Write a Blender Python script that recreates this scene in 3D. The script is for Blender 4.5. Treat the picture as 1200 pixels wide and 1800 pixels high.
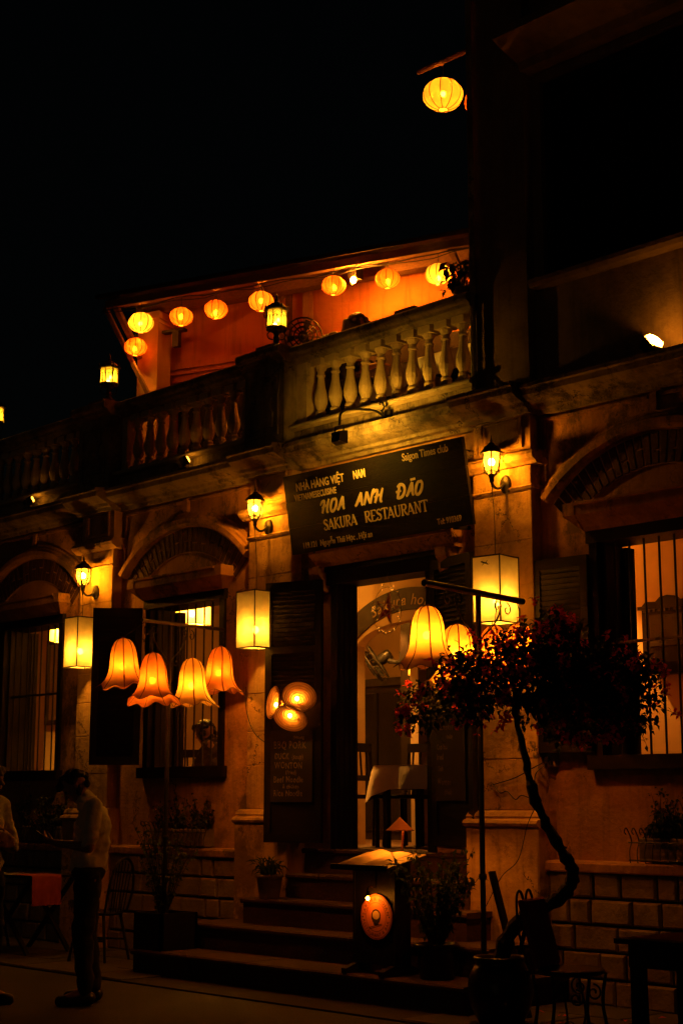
import bpy, math, random
import numpy as np
from mathutils import Vector, Matrix, Quaternion

for o in list(bpy.data.objects): bpy.data.objects.remove(o)
SC = bpy.context.scene
COL = SC.collection
PI = math.pi
R_ = math.radians
rnd = random.Random(7)

# ------------------------------------------------------------------ camera
PITCH, PHI = 10.6965, 43.4175          # degrees: tilt up; angle between the view and the facade line
CAM = Vector((7.8198, -9.1371, 1.42))
cam_d = bpy.data.cameras.new('camera'); cam = bpy.data.objects.new('camera', cam_d); COL.objects.link(cam)
cam_d.sensor_fit = 'VERTICAL'; cam_d.sensor_height = 24.0; cam_d.lens = 36.0
cam_d.clip_start = 0.05; cam_d.clip_end = 500
_h = Vector((-math.cos(R_(PHI)), math.sin(R_(PHI)), 0))
_f = _h * math.cos(R_(PITCH)) + Vector((0, 0, math.sin(R_(PITCH))))
cam.location = CAM
cam.rotation_euler = _f.to_track_quat('-Z', 'Y').to_euler()
SC.camera = cam

# ------------------------------------------------------------------ night sky, faint added fill light, exposure
world = bpy.data.worlds.new('World'); SC.world = world; world.use_nodes = True
wn = world.node_tree; bg = wn.nodes['Background']
sky = wn.nodes.new('ShaderNodeTexSky'); sky.sky_type = 'NISHITA'; sky.sun_disc = False
sky.sun_elevation = R_(3.0); sky.sun_rotation = R_(200)
wn.links.new(sky.outputs[0], bg.inputs[0]); bg.inputs[1].default_value = 0.0005
front_fill_d = bpy.data.lights.new('front_fill', 'SUN'); front_fill_d.energy = 0.006; front_fill_d.angle = R_(0.5); front_fill_d.color = (1.0, 0.66, 0.36)  # added warm fill from behind the camera, lifts the dark fronts
front_fill = bpy.data.objects.new('front_fill', front_fill_d); COL.objects.link(front_fill); front_fill.rotation_euler = (R_(87), 0, R_(20))
SC.view_settings.view_transform = 'Standard'; SC.view_settings.look = 'None'
SC.view_settings.exposure = 0.5; SC.view_settings.gamma = 1.0; SC.view_settings.use_curve_mapping = False
cy = SC.cycles
cy.use_denoising = True; cy.max_bounces = 8; cy.diffuse_bounces = 6; cy.glossy_bounces = 2; cy.transmission_bounces = 4
cy.transparent_max_bounces = 12; cy.sample_clamp_indirect = 2.0; cy.caustics_reflective = False; cy.caustics_refractive = False
cy.use_light_tree = True

# ------------------------------------------------------------------ materials
def _mat(name):
    m = bpy.data.materials.new(name); m.use_nodes = True
    nt = m.node_tree; nt.nodes.clear()
    out = nt.nodes.new('ShaderNodeOutputMaterial')
    return m, nt, out
def _noise(nt, scale, detail=4, rough=.6, vec=None, stretch=None):
    n = nt.nodes.new('ShaderNodeTexNoise'); n.inputs['Scale'].default_value = scale
    n.inputs['Detail'].default_value = detail; n.inputs['Roughness'].default_value = rough
    tc = nt.nodes.new('ShaderNodeTexCoord'); src = tc.outputs['Object']
    if stretch:
        mp = nt.nodes.new('ShaderNodeMapping'); mp.inputs['Scale'].default_value = stretch
        nt.links.new(src, mp.inputs[0]); src = mp.outputs[0]
    nt.links.new(src, n.inputs['Vector'])
    return n
def _ramp(nt, fac, a, b):
    r = nt.nodes.new('ShaderNodeMapRange'); r.inputs[1].default_value = a; r.inputs[2].default_value = b
    nt.links.new(fac, r.inputs[0]); return r.outputs[0]
def _mix(nt, fac, a, b):
    m = nt.nodes.new('ShaderNodeMix'); m.data_type = 'RGBA'
    for s, v in ((m.inputs[6], a), (m.inputs[7], b)):
        if isinstance(v, tuple): s.default_value = (*v, 1) if len(v) == 3 else v
        else: nt.links.new(v, s)
    if isinstance(fac, float): m.inputs[0].default_value = fac
    else: nt.links.new(fac, m.inputs[0])
    return m.outputs[2]
def mat(name, c1, c2=None, scale=6., rough=.7, bump=.0, bscale=40., metal=0., stain=None, stain_rng=(.55, .72), stain_scale=1.6,
        streak=None, stretch=None, spec=.4, patch=None, patch_rng=(.64, .67), coat=0., crack=None, grime=None):
    m, nt, out = _mat(name)
    b = nt.nodes.new('ShaderNodeBsdfPrincipled'); nt.links.new(b.outputs[0], out.inputs[0])
    b.inputs['Roughness'].default_value = rough; b.inputs['Metallic'].default_value = metal
    b.inputs['Specular IOR Level'].default_value = spec; b.inputs['Coat Weight'].default_value = coat
    col = c1
    if c2 is not None:
        n = _noise(nt, scale, 6, .65, stretch=stretch)
        col = _mix(nt, _ramp(nt, n.outputs[0], .3, .7), c1, c2)
    if stain is not None:
        n = _noise(nt, stain_scale, 8, .7)
        col = _mix(nt, _ramp(nt, n.outputs[0], *stain_rng), col, stain)
    if streak is not None:
        n = _noise(nt, 1.0, 6, .7, stretch=(9, 9, .8))
        col = _mix(nt, _ramp(nt, n.outputs[0], .5, .78), col, streak)
    if patch is not None:
        n = _noise(nt, 3.1, 5, .55)
        col = _mix(nt, _ramp(nt, n.outputs[0], *patch_rng), col, patch)
    if grime is not None:      # blotchy mould with a torn edge, two sizes
        for sc_, lo, hi in ((.9, .54, .60), (4.3, .58, .66)):
            n = _noise(nt, sc_, 10, .78, stretch=(1, 1, .7)); col = _mix(nt, _ramp(nt, n.outputs[0], lo, hi), col, grime)
    if crack is not None:
        w_ = _noise(nt, 2.6, 5, .7); ad = nt.nodes.new('ShaderNodeVectorMath'); ad.operation = 'MULTIPLY_ADD'; ad.inputs[1].default_value = (.55,.55,.55)
        tc_ = nt.nodes.new('ShaderNodeTexCoord'); nt.links.new(w_.outputs[1], ad.inputs[0]); nt.links.new(tc_.outputs['Object'], ad.inputs[2])
        vo = nt.nodes.new('ShaderNodeTexVoronoi'); vo.feature = 'DISTANCE_TO_EDGE'; vo.inputs['Scale'].default_value = 1.5; nt.links.new(ad.outputs[0], vo.inputs['Vector'])
        ln = _ramp(nt, vo.outputs['Distance'], .011, .003); mk = _ramp(nt, _noise(nt, 1.3, 3).outputs[0], .48, .56)
        mu = nt.nodes.new('ShaderNodeMath'); mu.operation = 'MULTIPLY'; nt.links.new(ln, mu.inputs[0]); nt.links.new(mk, mu.inputs[1]); col = _mix(nt, mu.outputs[0], col, crack)
    if isinstance(col, tuple): b.inputs['Base Color'].default_value = (*col, 1)
    else: nt.links.new(col, b.inputs['Base Color'])
    if bump:
        n = _noise(nt, bscale, 5, .6, stretch=stretch)
        bp = nt.nodes.new('ShaderNodeBump'); bp.inputs['Strength'].default_value = bump; bp.inputs['Distance'].default_value = .02
        nt.links.new(n.outputs[0], bp.inputs['Height']); nt.links.new(bp.outputs[0], b.inputs['Normal'])
        if rough < .95:
            rr = nt.nodes.new('ShaderNodeMapRange'); rr.inputs[3].default_value = max(.05, rough-.12); rr.inputs[4].default_value = min(1, rough+.15)
            nt.links.new(n.outputs[0], rr.inputs[0]); nt.links.new(rr.outputs[0], b.inputs['Roughness'])
    return m
def emit(name, color, strength):
    m, nt, out = _mat(name); e = nt.nodes.new('ShaderNodeEmission')
    e.inputs[0].default_value = (*color, 1); e.inputs[1].default_value = strength
    nt.links.new(e.outputs[0], out.inputs[0]); return m
def fabric(name, color, clear=.1, wrinkle=.25, transl=.75, c2=None, cscale=14., dens=1.):
    """thin cloth or paper: mostly lets light through diffusely, a little straight through"""
    m, nt, out = _mat(name)
    tr = nt.nodes.new('ShaderNodeBsdfTranslucent'); df = nt.nodes.new('ShaderNodeBsdfDiffuse'); tp = nt.nodes.new('ShaderNodeBsdfTransparent')
    n = _noise(nt, cscale, 6, .6)
    col = _mix(nt, _ramp(nt, n.outputs[0], .3, .75), tuple(v*dens for v in color), tuple(v*dens for v in (c2 or tuple(v*.8 for v in color))))
    for s in (tr, df): nt.links.new(col, s.inputs[0])
    tp.inputs[0].default_value = (*[min(1, v*1.15) for v in color], 1)
    if wrinkle:
        bp = nt.nodes.new('ShaderNodeBump'); bp.inputs['Strength'].default_value = wrinkle; bp.inputs['Distance'].default_value = .01
        n2 = _noise(nt, 22., 3, .5, stretch=(1, 1, 2.2)); nt.links.new(n2.outputs[0], bp.inputs['Height'])
        nt.links.new(bp.outputs[0], tr.inputs['Normal']); nt.links.new(bp.outputs[0], df.inputs['Normal'])
    a = nt.nodes.new('ShaderNodeMixShader'); a.inputs[0].default_value = transl
    nt.links.new(df.outputs[0], a.inputs[1]); nt.links.new(tr.outputs[0], a.inputs[2])
    b = nt.nodes.new('ShaderNodeMixShader'); b.inputs[0].default_value = clear
    nt.links.new(a.outputs[0], b.inputs[1]); nt.links.new(tp.outputs[0], b.inputs[2])
    nt.links.new(b.outputs[0], out.inputs[0]); return m

PLASTER = mat('ochre_plaster', (.46, .22, .058), (.29, .135, .035), 3.2, .88, .6, 26, grime=(.105, .06, .026), crack=(.05, .028, .014), stain=(.11, .062, .028), stain_rng=(.50, .68), stain_scale=1.5, streak=(.16, .09, .04))
PILLAR = mat('pillar_plaster', (.56, .34, .11), (.36, .20, .06), 4.5, .85, .65, 22, grime=(.20, .115, .045), crack=(.06, .034, .016), stain=(.16, .09, .045), stain_rng=(.58, .72), stain_scale=2.3, streak=(.18, .10, .045), patch=(.085, .055, .035), patch_rng=(.665, .69))
CONCRETE = mat('weathered_cornice', (.34, .26, .13), (.17, .12, .058), 5, .9, .7, 30, grime=(.05, .036, .018), crack=(.03, .02, .012), stain=(.055, .042, .025), stain_rng=(.5, .68), stain_scale=2.6, streak=(.06, .045, .025))
BALUST = mat('baluster_lime', (.52, .40, .21), (.36, .26, .13), 8, .85, .4, 40, stain=(.12, .085, .045), stain_rng=(.58, .75), stain_scale=5)
TERRWALL = mat('terrace_orange_paint', (.76, .275, .08), (.66, .22, .062), 2.5, .85, .25, 30, streak=(.36, .13, .045))
TERRTRIM = mat('terrace_pale_trim', (.60, .36, .17), (.48, .27, .12), 5, .8, .2, 30)
DARKWOOD = mat('dark_timber', (.012, .007, .004), (.007, .0045, .003), 9, .45, .35, 30, stretch=(7, 7, .6), spec=.22)
SHUTTER = mat('shutter_paint', (.010, .006, .004), (.006, .004, .003), 8, .5, .3, 35, stretch=(1, 1, 4), spec=.16)
OLDWOOD = mat('old_roof_timber', (.20, .10, .05), (.12, .06, .03), 9, .7, .4, 30, stretch=(1, 7, 7))
SIGNWOOD = mat('sign_varnish', (.007, .0045, .0025), (.004, .003, .002), 3, .6, .5, 28, stretch=(.7, 4, 6), spec=.05, stain=(.02, .0125, .005), stain_rng=(.55, .75), stain_scale=2.2)
LETTER = mat('sign_cream_paint', (.64, .48, .25), (.46, .33, .16), 18, .7, .2, 60)
CHALK = mat('chalk', (.55, .40, .28), (.10, .065, .045), 60, .9)
CHALKBD = mat('blackboard', (.016, .013, .011), (.028, .020, .015), 6, .75)
IRON = mat('black_iron', (.012, .010, .009), (.022, .016, .012), 30, .45, .2, 60, metal=.3, spec=.5)
STEEL = mat('worn_bar_steel', (.10, .07, .045), (.05, .035, .02), 25, .4, .2, 60, metal=.7)
BRICK = mat('dark_brick', (.060, .020, .012), (.034, .013, .009), 14, .85, .6, 60)
MORTAR = mat('arch_mortar', (.42, .25, .12), (.32, .18, .085), 18, .95, .5, 60)
STONE = mat('plinth_stone', (.25, .18, .10), (.15, .105, .058), 7, .85, .6, 36, stain=(.045, .032, .022), stain_rng=(.56, .7), stain_scale=2.6)
JOINT = mat('black_joint', (.016, .011, .008), (.03, .02, .014), 20, .95)
STEP = mat('step_terracotta', (.065, .025, .0125), (.038, .015, .009), 7, .75, .45, 40, stain=(.05, .026, .016), stain_rng=(.52, .7), stain_scale=3)
ROADM = mat('street_surface', (.022, .0165, .011), (.012, .009, .007), 2.2, .75, .6, 60, stain=(.03, .024, .018), stain_rng=(.5, .68), stain_scale=.9)
INWALL = mat('room_cream', (.66, .50, .30), (.57, .42, .24), 2.5, .9, .15, 40)
INDARK = mat('room_dark_wood', (.022, .012, .007), (.014, .008, .005), 8, .4, .2, 30)
INFLOOR = mat('room_tiles', (.14, .07, .035), (.09, .045, .022), 5, .5, .2, 30)
CLOTH = mat('white_tablecloth', (.80, .72, .58), (.72, .64, .50), 9, .9, .3, 18)
REDCLOTH = mat('red_cloth', (.28, .045, .022), (.20, .030, .016), 12, .9, .3, 30)
BLACKPL = mat('black_plastic', (.012, .011, .010), (.02, .017, .014), 20, .4)
PAPER = mat('menu_paper', (.58, .40, .25), (.44, .28, .16), 8, .8, .1, 20)
TERRA = mat('clay_pot', (.16, .11, .065), (.10, .068, .04), 9, .8, .4, 30)
JARG = mat('glazed_jar', (.006, .004, .003), (.010, .007, .005), 5, .3, .25, 14, spec=.3)
LEAF = fabric('leaf_green', (.050, .070, .015), 0, 0, transl=.25, cscale=11.)
LEAFD = mat('leaf_dark', (.022, .032, .010), (.012, .018, .006), 9, .6, spec=.25)
BRACT = fabric('bougainvillea_bract', (.90, .10, .18), 0, 0, transl=.45, cscale=14., c2=(.66,.055,.10))
BARK = mat('bark', (.040, .026, .016), (.020, .013, .009), 16, .85, .7, 40)
SKIN = mat('skin', (.36, .18, .10), (.31, .15, .08), 12, .55)
HAIR = mat('black_hair', (.008, .006, .005), (.014, .009, .006), 40, .4, .5, 120, spec=.5)
HAIRB = mat('brown_hair', (.055, .026, .013), (.028, .014, .008), 40, .45, .6, 120, stretch=(3, 3, .6))
SHIRT = mat('pale_shirt', (.74, .66, .50), (.66, .58, .43), 10, .85, .5, 14)
TROUSER = mat('dark_trousers', (.005, .0045, .0045), (.008, .007, .006), 10, .85, .4, 16)
GREY = mat('grey_cloth_chair', (.05, .035, .025), (.032, .023, .017), 12, .9)
WIRE = mat('cable', (.014, .011, .009), (.02, .015, .011), 10, .6)
HATSTRAW = mat('palm_leaf_ring', (.10, .035, .012), (.06, .02, .008), 20, .8)
PLASTICW = mat('socket_plastic', (.30, .24, .16), (.24, .18, .12), 10, .5)

ORANGE = (1.0, .265, .012); AMBER = (1.0, .37, .028); GOLD = (1.0, .47, .030)
def bulbmat(n, c, s): return emit(n, c, s)
B_BOX = bulbmat('bulb_box', AMBER, 520); B_BELL = bulbmat('bulb_bell', ORANGE, 290); B_ROUND = bulbmat('bulb_round', ORANGE, 820)
B_WALL = bulbmat('bulb_wall', AMBER, 1650); B_POST = bulbmat('bulb_post', GOLD, 260); B_FLOOD = bulbmat('bulb_flood', AMBER, 1900)
B_SIGN = bulbmat('bulb_sign', GOLD, 1500); B_HAT = bulbmat('bulb_hat', AMBER, 170); B_ROOM = bulbmat('bulb_room', (1.0, .37, .04), 4200); B_CLOCK = bulbmat('bulb_clock_room', (1.0, .30, .025), 3000); B_ROOM2 = bulbmat('bulb_side_room', AMBER, 3800)
B_SPOT = bulbmat('bulb_terrace', ORANGE, 3000); B_MENU = bulbmat('bulb_menu', ORANGE, 560); B_BELLR = bulbmat('bulb_bell_door', ORANGE, 430); B_LOGO = bulbmat('bulb_logo', ORANGE, 200)
B_UP = bulbmat('bulb_uplight', AMBER, 170); B_GLINT = bulbmat('tinsel_glow', AMBER, 3.); B_TINY = bulbmat('bulb_tiny', AMBER, 20)  # the tinsel's glints are made self-glowing, not bulbs

F_BOX = fabric('lantern_cream_silk', (.92, .82, .50), .04, .1, transl=.18)
F_BELLS = [fabric('bell_silk_orange', (.86, .34, .10), .02, .45, transl=.24), fabric('bell_silk_amber', (.88, .46, .14), .02, .45, transl=.24), fabric('bell_silk_gold', (.88, .58, .20), .05, .4, transl=.28)]
F_ROUND = {'o': fabric('globe_silk_orange', (.88, .24, .06), .05, .3, transl=.105), 'y': fabric('globe_silk_yellow', (.92, .82, .42), .05, .3, transl=.105), 'd': fabric('globe_silk_rust', (.72, .30, .11), .03, .3, transl=.10)}
F_HAT = fabric('conical_hat_leaf', (.82, .46, .15), .05, .2, transl=.4, dens=.8)
F_AMBER = fabric('seeded_amber_glass', (.95, .75, .33), .34, .5, c2=(.75, .5, .18), cscale=34., dens=.09)
F_POST = fabric('frosted_yellow_pane', (.90, .72, .28), .16, .2, dens=.35)
F_PARCH = fabric('small_lamp_shade', (.86, .62, .30), .08, .1)

# ------------------------------------------------------------------ mesh helpers
class MB:
    def __init__(s): s.v = []; s.f = []
    def add(s, vs, fs):
        o = len(s.v); s.v += [tuple(p) for p in vs]; s.f += [tuple(i+o for i in f) for f in fs]; return s
    def box(s, x0, x1, y0, y1, z0, z1):
        return s.add([(x0,y0,z0),(x1,y0,z0),(x1,y1,z0),(x0,y1,z0),(x0,y0,z1),(x1,y0,z1),(x1,y1,z1),(x0,y1,z1)],
                     [(0,3,2,1),(4,5,6,7),(0,1,5,4),(1,2,6,5),(2,3,7,6),(3,0,4,7)])
    def cbox(s, x0, x1, y0, y1, z0, z1, b=.01, j=0.):
        """box whose four front (-y) edges are chamfered"""
        J = lambda: rnd.uniform(-j, j) if j else 0.
        B = [(x0,y1,z0),(x1,y1,z0),(x1,y1,z1),(x0,y1,z1)]
        M = [(x0,y0+b,z0),(x1,y0+b,z0),(x1,y0+b,z1),(x0,y0+b,z1)]
        Fv = [(x0+b+J(),y0+J(),z0+b+J()),(x1-b+J(),y0+J(),z0+b+J()),(x1-b+J(),y0+J(),z1-b+J()),(x0+b+J(),y0+J(),z1-b+J())]
        fs = [(8,9,10,11)]
        for i in range(4):
            k = (i+1) % 4; fs += [(4+i,4+k,8+k,8+i),(i,k,4+k,4+i)]
        fs.append((3,2,1,0))
        return s.add(B+M+Fv, fs)
    def beam(s, p, q, w, h, up=(0,0,1)):
        p, q = Vector(p), Vector(q); d = (q-p).normalized(); u = Vector(up)
        sd = d.cross(u)
        if sd.length < 1e-4: sd = d.cross(Vector((1,0,0)))
        sd.normalize(); u = sd.cross(d)
        a = sd*w/2; b = u*h/2
        return s.add([p-a-b,p+a-b,p+a+b,p-a+b,q-a-b,q+a-b,q+a+b,q-a+b],
                     [(0,1,2,3),(7,6,5,4),(0,4,5,1),(1,5,6,2),(2,6,7,3),(3,7,4,0)])
    def tube(s, pts, r, n=6, caps=True):
        pts = [Vector(p) for p in pts]; m = len(pts)
        rs = r if isinstance(r, (list, tuple)) else [r]*m
        ref = None; vs = []
        for i, p in enumerate(pts):
            d = (pts[min(i+1,m-1)]-pts[max(i-1,0)])
            d = d.normalized() if d.length > 1e-9 else Vector((0,0,1))
            if ref is None:
                ref = d.orthogonal().normalized()
            ref = (ref - d*ref.dot(d))
            ref = ref.normalized() if ref.length > 1e-6 else d.orthogonal().normalized()
            b = d.cross(ref)
            for k in range(n):
                a = 2*PI*k/n; vs.append(p + ref*(rs[i]*math.cos(a)) + b*(rs[i]*math.sin(a)))
        fs = []
        for i in range(m-1):
            for k in range(n):
                k2 = (k+1) % n; fs.append((i*n+k, i*n+k2, (i+1)*n+k2, (i+1)*n+k))
        if caps: fs += [tuple(range(n-1,-1,-1)), tuple(range((m-1)*n, m*n))]
        return s.add(vs, fs)
    def lathe(s, prof, c=(0,0,0), n=16, rfun=None, caps=True, rot=0., M=None):
        """prof: (r, z) list; turned about z through c, or through matrix M"""
        c = Vector(c); vs = []
        for i, (r, z) in enumerate(prof):
            for k in range(n):
                a = 2*PI*k/n + rot; rr = r; zz = z
                if rfun: rr, zz = rfun(r, z, a, i/(len(prof)-1))
                p = Vector((rr*math.cos(a), rr*math.sin(a), zz))
                vs.append((M @ p) if M else c+p)
        fs = []
        for i in range(len(prof)-1):
            for k in range(n):
                k2 = (k+1) % n; fs.append((i*n+k, i*n+k2, (i+1)*n+k2, (i+1)*n+k))
        if caps:
            if prof[0][0] > 1e-5: fs.append(tuple(range(n-1,-1,-1)))
            if prof[-1][0] > 1e-5: fs.append(tuple(range((len(prof)-1)*n, len(prof)*n)))
        return s.add(vs, fs)
    def ball(s, c, r, n=10, m=7, sz=1.):
        return s.lathe([(max(1e-6, r*math.sin(PI*i/m)), -r*sz*math.cos(PI*i/m)) for i in range(m+1)], c, n)
    def prof_x(s, prof, x0, x1):
        """(y, z) profile, closed polygon, extruded along x"""
        n = len(prof)
        vs = [(x0,y,z) for y,z in prof]+[(x1,y,z) for y,z in prof]
        fs = [(i,(i+1)%n,n+(i+1)%n,n+i) for i in range(n)]+[tuple(range(n-1,-1,-1)), tuple(range(n,2*n))]
        return s.add(vs, fs)
    def arc_x(s, cx, cz, prof, a0, a1, n):
        """(radius, y) closed profile swept round (cx, cz) in the facade plane, angles from straight up"""
        m = len(prof); vs = []
        for i in range(n+1):
            a = a0+(a1-a0)*i/n
            vs += [(cx+r*math.sin(a), y, cz+r*math.cos(a)) for r, y in prof]
        fs = [(i*m+k, i*m+(k+1)%m, (i+1)*m+(k+1)%m, (i+1)*m+k) for i in range(n) for k in range(m)]
        fs += [tuple(range(m-1,-1,-1)), tuple(range(n*m,(n+1)*m))]
        return s.add(vs, fs)
    def mesh(s, name, m=None, smooth=False):
        me = bpy.data.meshes.new(name); me.from_pydata(s.v, [], s.f); me.update()
        if smooth: me.polygons.foreach_set('use_smooth', [True]*len(me.polygons))
        if m: me.materials.append(m)
        return me
    def build(s, name, m, parent=None, smooth=False, loc=None, rot=None, kind=None):
        return inst(name, s.mesh(name, m, smooth), parent, loc, rot, kind)
def inst(name, me, parent=None, loc=None, rot=None, kind=None):
    o = bpy.data.objects.new(name, me); COL.objects.link(o)
    if parent: o.parent = parent
    if loc is not None: o.location = loc
    if rot is not None: o.rotation_euler = rot
    if kind: o['kind'] = kind
    return o
def thing(name, label, cat, loc=(0,0,0), rz=0., group=None, rot=None):
    o = bpy.data.objects.new(name, None); COL.objects.link(o); o.location = loc
    o.rotation_euler = rot or (0,0,rz); o.empty_display_size = .05
    return tag(o, label, cat, group)
def tag(o, label, cat, group=None):
    o['label'] = label; o['category'] = cat
    if group: o['group'] = group
    return o
def copy_tree(o, parent=None):
    c = o.copy(); COL.objects.link(c); c.parent = parent
    for ch in list(o.children): copy_tree(ch, c)
    return c
def curve(pts, k=6):
    """Catmull-Rom through points"""
    P = [Vector(p) for p in pts]; P = [2*P[0]-P[1]]+P+[2*P[-1]-P[-2]]; out = []
    for i in range(1, len(P)-2):
        a, b, c, d = P[i-1:i+3]
        for j in range(k):
            t = j/k
            out.append(.5*((2*b)+(c-a)*t+(2*a-5*b+4*c-d)*t*t+(3*b-a-3*c+d)*t**3))
    return out+[P[-2]]
def text(body, size, m, parent, M, name='lettering', sx=1., shear=0., bold=0., space=1., align='LEFT', ext=.002):
    cu = bpy.data.curves.new('lettering', 'FONT'); cu.body = body; cu.size = size; cu.shear = shear
    cu.offset = bold; cu.space_character = space; cu.align_x = align; cu.extrude = ext; cu.resolution_u = 3
    t = bpy.data.objects.new('lettering', cu); COL.objects.link(t)
    dg = bpy.context.evaluated_depsgraph_get()
    me = bpy.data.meshes.new_from_object(t.evaluated_get(dg)); bpy.data.objects.remove(t); bpy.data.curves.remove(cu)
    me.transform(M @ Matrix.Diagonal((sx, 1, 1, 1))); me.materials.clear(); me.materials.append(m); me.update()
    return inst(name, me, parent)
def facemat(origin, right, up):
    r = Vector(right).normalized(); u = Vector(up).normalized(); n = r.cross(u)
    return Matrix(((r.x,u.x,n.x,origin[0]),(r.y,u.y,n.y,origin[1]),(r.z,u.z,n.z,origin[2]),(0,0,0,1)))
def strokes(defs, m, parent, M, width, name, ext=.003):
    """brush lettering: each stroke a list of (x, y, w) points"""
    mb = MB()
    for st in defs:
        pts = curve([(p[0], p[1], p[2]) for p in st], 5); n = len(pts); L = []
        for i, p in enumerate(pts):
            d = pts[min(i+1,n-1)]-pts[max(i-1,0)]; d = Vector((d.x, d.y)); d = d.normalized() if d.length > 1e-9 else Vector((1,0))
            w = max(.15, p.z)*width; nx, ny = -d.y*w/2, d.x*w/2
            L.append((M @ Vector((p.x+nx,p.y+ny,ext)), M @ Vector((p.x-nx,p.y-ny,ext)), M @ Vector((p.x+nx,p.y+ny,0)), M @ Vector((p.x-nx,p.y-ny,0))))
        vs = [q for l in L for q in l]; fs = []
        for i in range(n-1):
            a, b = i*4, i*4+4
            fs += [(a,a+1,b+1,b),(a+1,a+3,b+3,b+1),(a+2,a,b,b+2)]
        fs += [(0,2,3,1),((n-1)*4,(n-1)*4+1,(n-1)*4+3,(n-1)*4+2)]
        mb.add(vs, fs)
    return mb.build(name, m, parent)

# ================================================================== the setting
st = MB()
st.add([(-60,-60,0),(60,-60,0),(60,60,0),(-60,60,0)], [(0,1,2,3)])
st.build('street', ROADM, kind='structure')
# worn paving slabs along the wall foot, laid as a shallow pavement in front of the facade
pv = MB(); pv.box(-12, 6, -1.62, -.05, -.05, .012)
pv.build('pavement', JOINT, kind='structure')
pav = bpy.data.objects['pavement']
slab_mats = [mat('paving_slab_%d' % i, (.06*k, .042*k, .026*k), (.036*k, .026*k, .017*k), 5, .7, .5, 50, stain=(.03,.022,.016), stain_rng=(.52,.7), stain_scale=2) for i, k in enumerate((.8, 1.05))]
x = -8.0; row = 0
for row in range(3):
    x = -7.9 + (row % 2)*.26
    while x < 4.2:
        w = .52
        y0 = -1.60+row*.5
        s = MB(); z = rnd.uniform(.018, .024)
        s.cbox(x, x+w-.012, 0, .03, 0, .488, .004)
        # lay the chamfered box flat
        s.v = [(a, y0+c, z-b) for a, b, c in s.v]; s.f = [f[::-1] for f in s.f]
        if not (-2.6 < x+w/2 < .5):
            s.build('slab', slab_mats[rnd.random() < .5], pav)
        x += w

# ================================================================== the restaurant building
H = thing('restaurant_building', 'ochre colonial restaurant house with arched windows, balustrade terrace and open double doors', 'building')
PIL = [(-8.42, -7.84), (-5.70, -5.12), (-2.95, -2.36), (-.18, .41), (2.58, 3.18)]
BAYS = [(-7.84, -5.70), (-5.12, -2.95), (-2.36, -.18), (.41, 2.58)]
WINC = [-6.77, -4.06, None, 1.50]
WW = .62; WZ0, WZ1 = 1.74, 3.40
DX0, DX1, DZ0, DZ1 = -1.94, -.73, 1.03, 3.37
# main wall with real openings
w = MB(); TH = .28
xs = -9.6
for c in (-6.77, -4.06):
    w.box(xs, c-WW, 0, TH, 0, 4.44); w.box(c-WW, c+WW, 0, TH, 0, WZ0); w.box(c-WW, c+WW, 0, TH, WZ1, 4.44); xs = c+WW
w.box(xs, DX0, 0, TH, 0, 4.44); w.box(DX0, DX1, 0, TH, 0, DZ0-.03); w.box(DX0, DX1, 0, TH, DZ1, 4.44)
w.box(DX1, 1.5-WW, 0, TH, 0, 4.44); w.box(1.5-WW, 1.5+WW, 0, TH, 0, WZ0); w.box(1.5-WW, 1.5+WW, 0, TH, WZ1, 4.44); w.box(1.5+WW, 4.6, 0, TH, 0, 4.44)
w.build('wall', PLASTER, H)
# pillars: plinth, double torus, shaft, necking, capital, panelled frieze block
for k, (a, b) in enumerate(PIL):
    p = MB(); p.box(a+.004, b-.004, -.114, 0, 1.36, 4.44)
    sh = p.build('pillar', PILLAR, H); zc = 1.362
    while zc < 3.97:
        zh = min(3.975, zc+rnd.choice((.30, .34, .38))); zh = 3.975 if 3.975-zh < .15 else zh
        p = MB(); p.cbox(a, b, -.12+rnd.uniform(-.003,.002), -.1, zc+.002, zh-.002, .004, .001); p.build('block', PILLAR, sh); zc = zh
    q = MB(); q.cbox(a-.06, b+.06, -.21, 0, 0, 1.23, .012); q.build('pillar_base', PILLAR, sh)
    q = MB(); q.prof_x([(0,1.23),(-.195,1.23),(-.225,1.245),(-.235,1.265),(-.225,1.285),(-.19,1.295),(-.185,1.305),(-.19,1.315),(-.17,1.345),(-.13,1.36),(0,1.36)], a-.07, b+.07); q.build('base_moulding', PILLAR, sh)
    q = MB(); q.prof_x([(0,3.985),(-.135,3.985),(-.15,4.0),(-.185,4.02),(-.2,4.05),(-.185,4.08),(-.14,4.09),(0,4.09)], a-.075, b+.075); q.build('capital', PILLAR, sh)
    q = MB(); q.prof_x([(0,3.80),(-.128,3.80),(-.145,3.815),(-.128,3.83),(0,3.83)], a-.015, b+.015); q.build('necking', PILLAR, sh)
    q = MB()
    for e in (0, 1):      # frieze block frame
        i, y = (.075, -.135) if e == 0 else (.115, -.128)
        x0, x1, z0, z1 = a+i, b-i, 4.13+e*.035, 4.40-e*.035; t = .03 if e == 0 else .012
        q.box(x0, x1, y, -.1, z0, z0+t); q.box(x0, x1, y, -.1, z1-t, z1); q.box(x0, x0+t, y, -.1, z0+t, z1-t); q.box(x1-t, x1, y, -.1, z0+t, z1-t)
    q.build('frieze_frame', PILLAR, sh)
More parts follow.
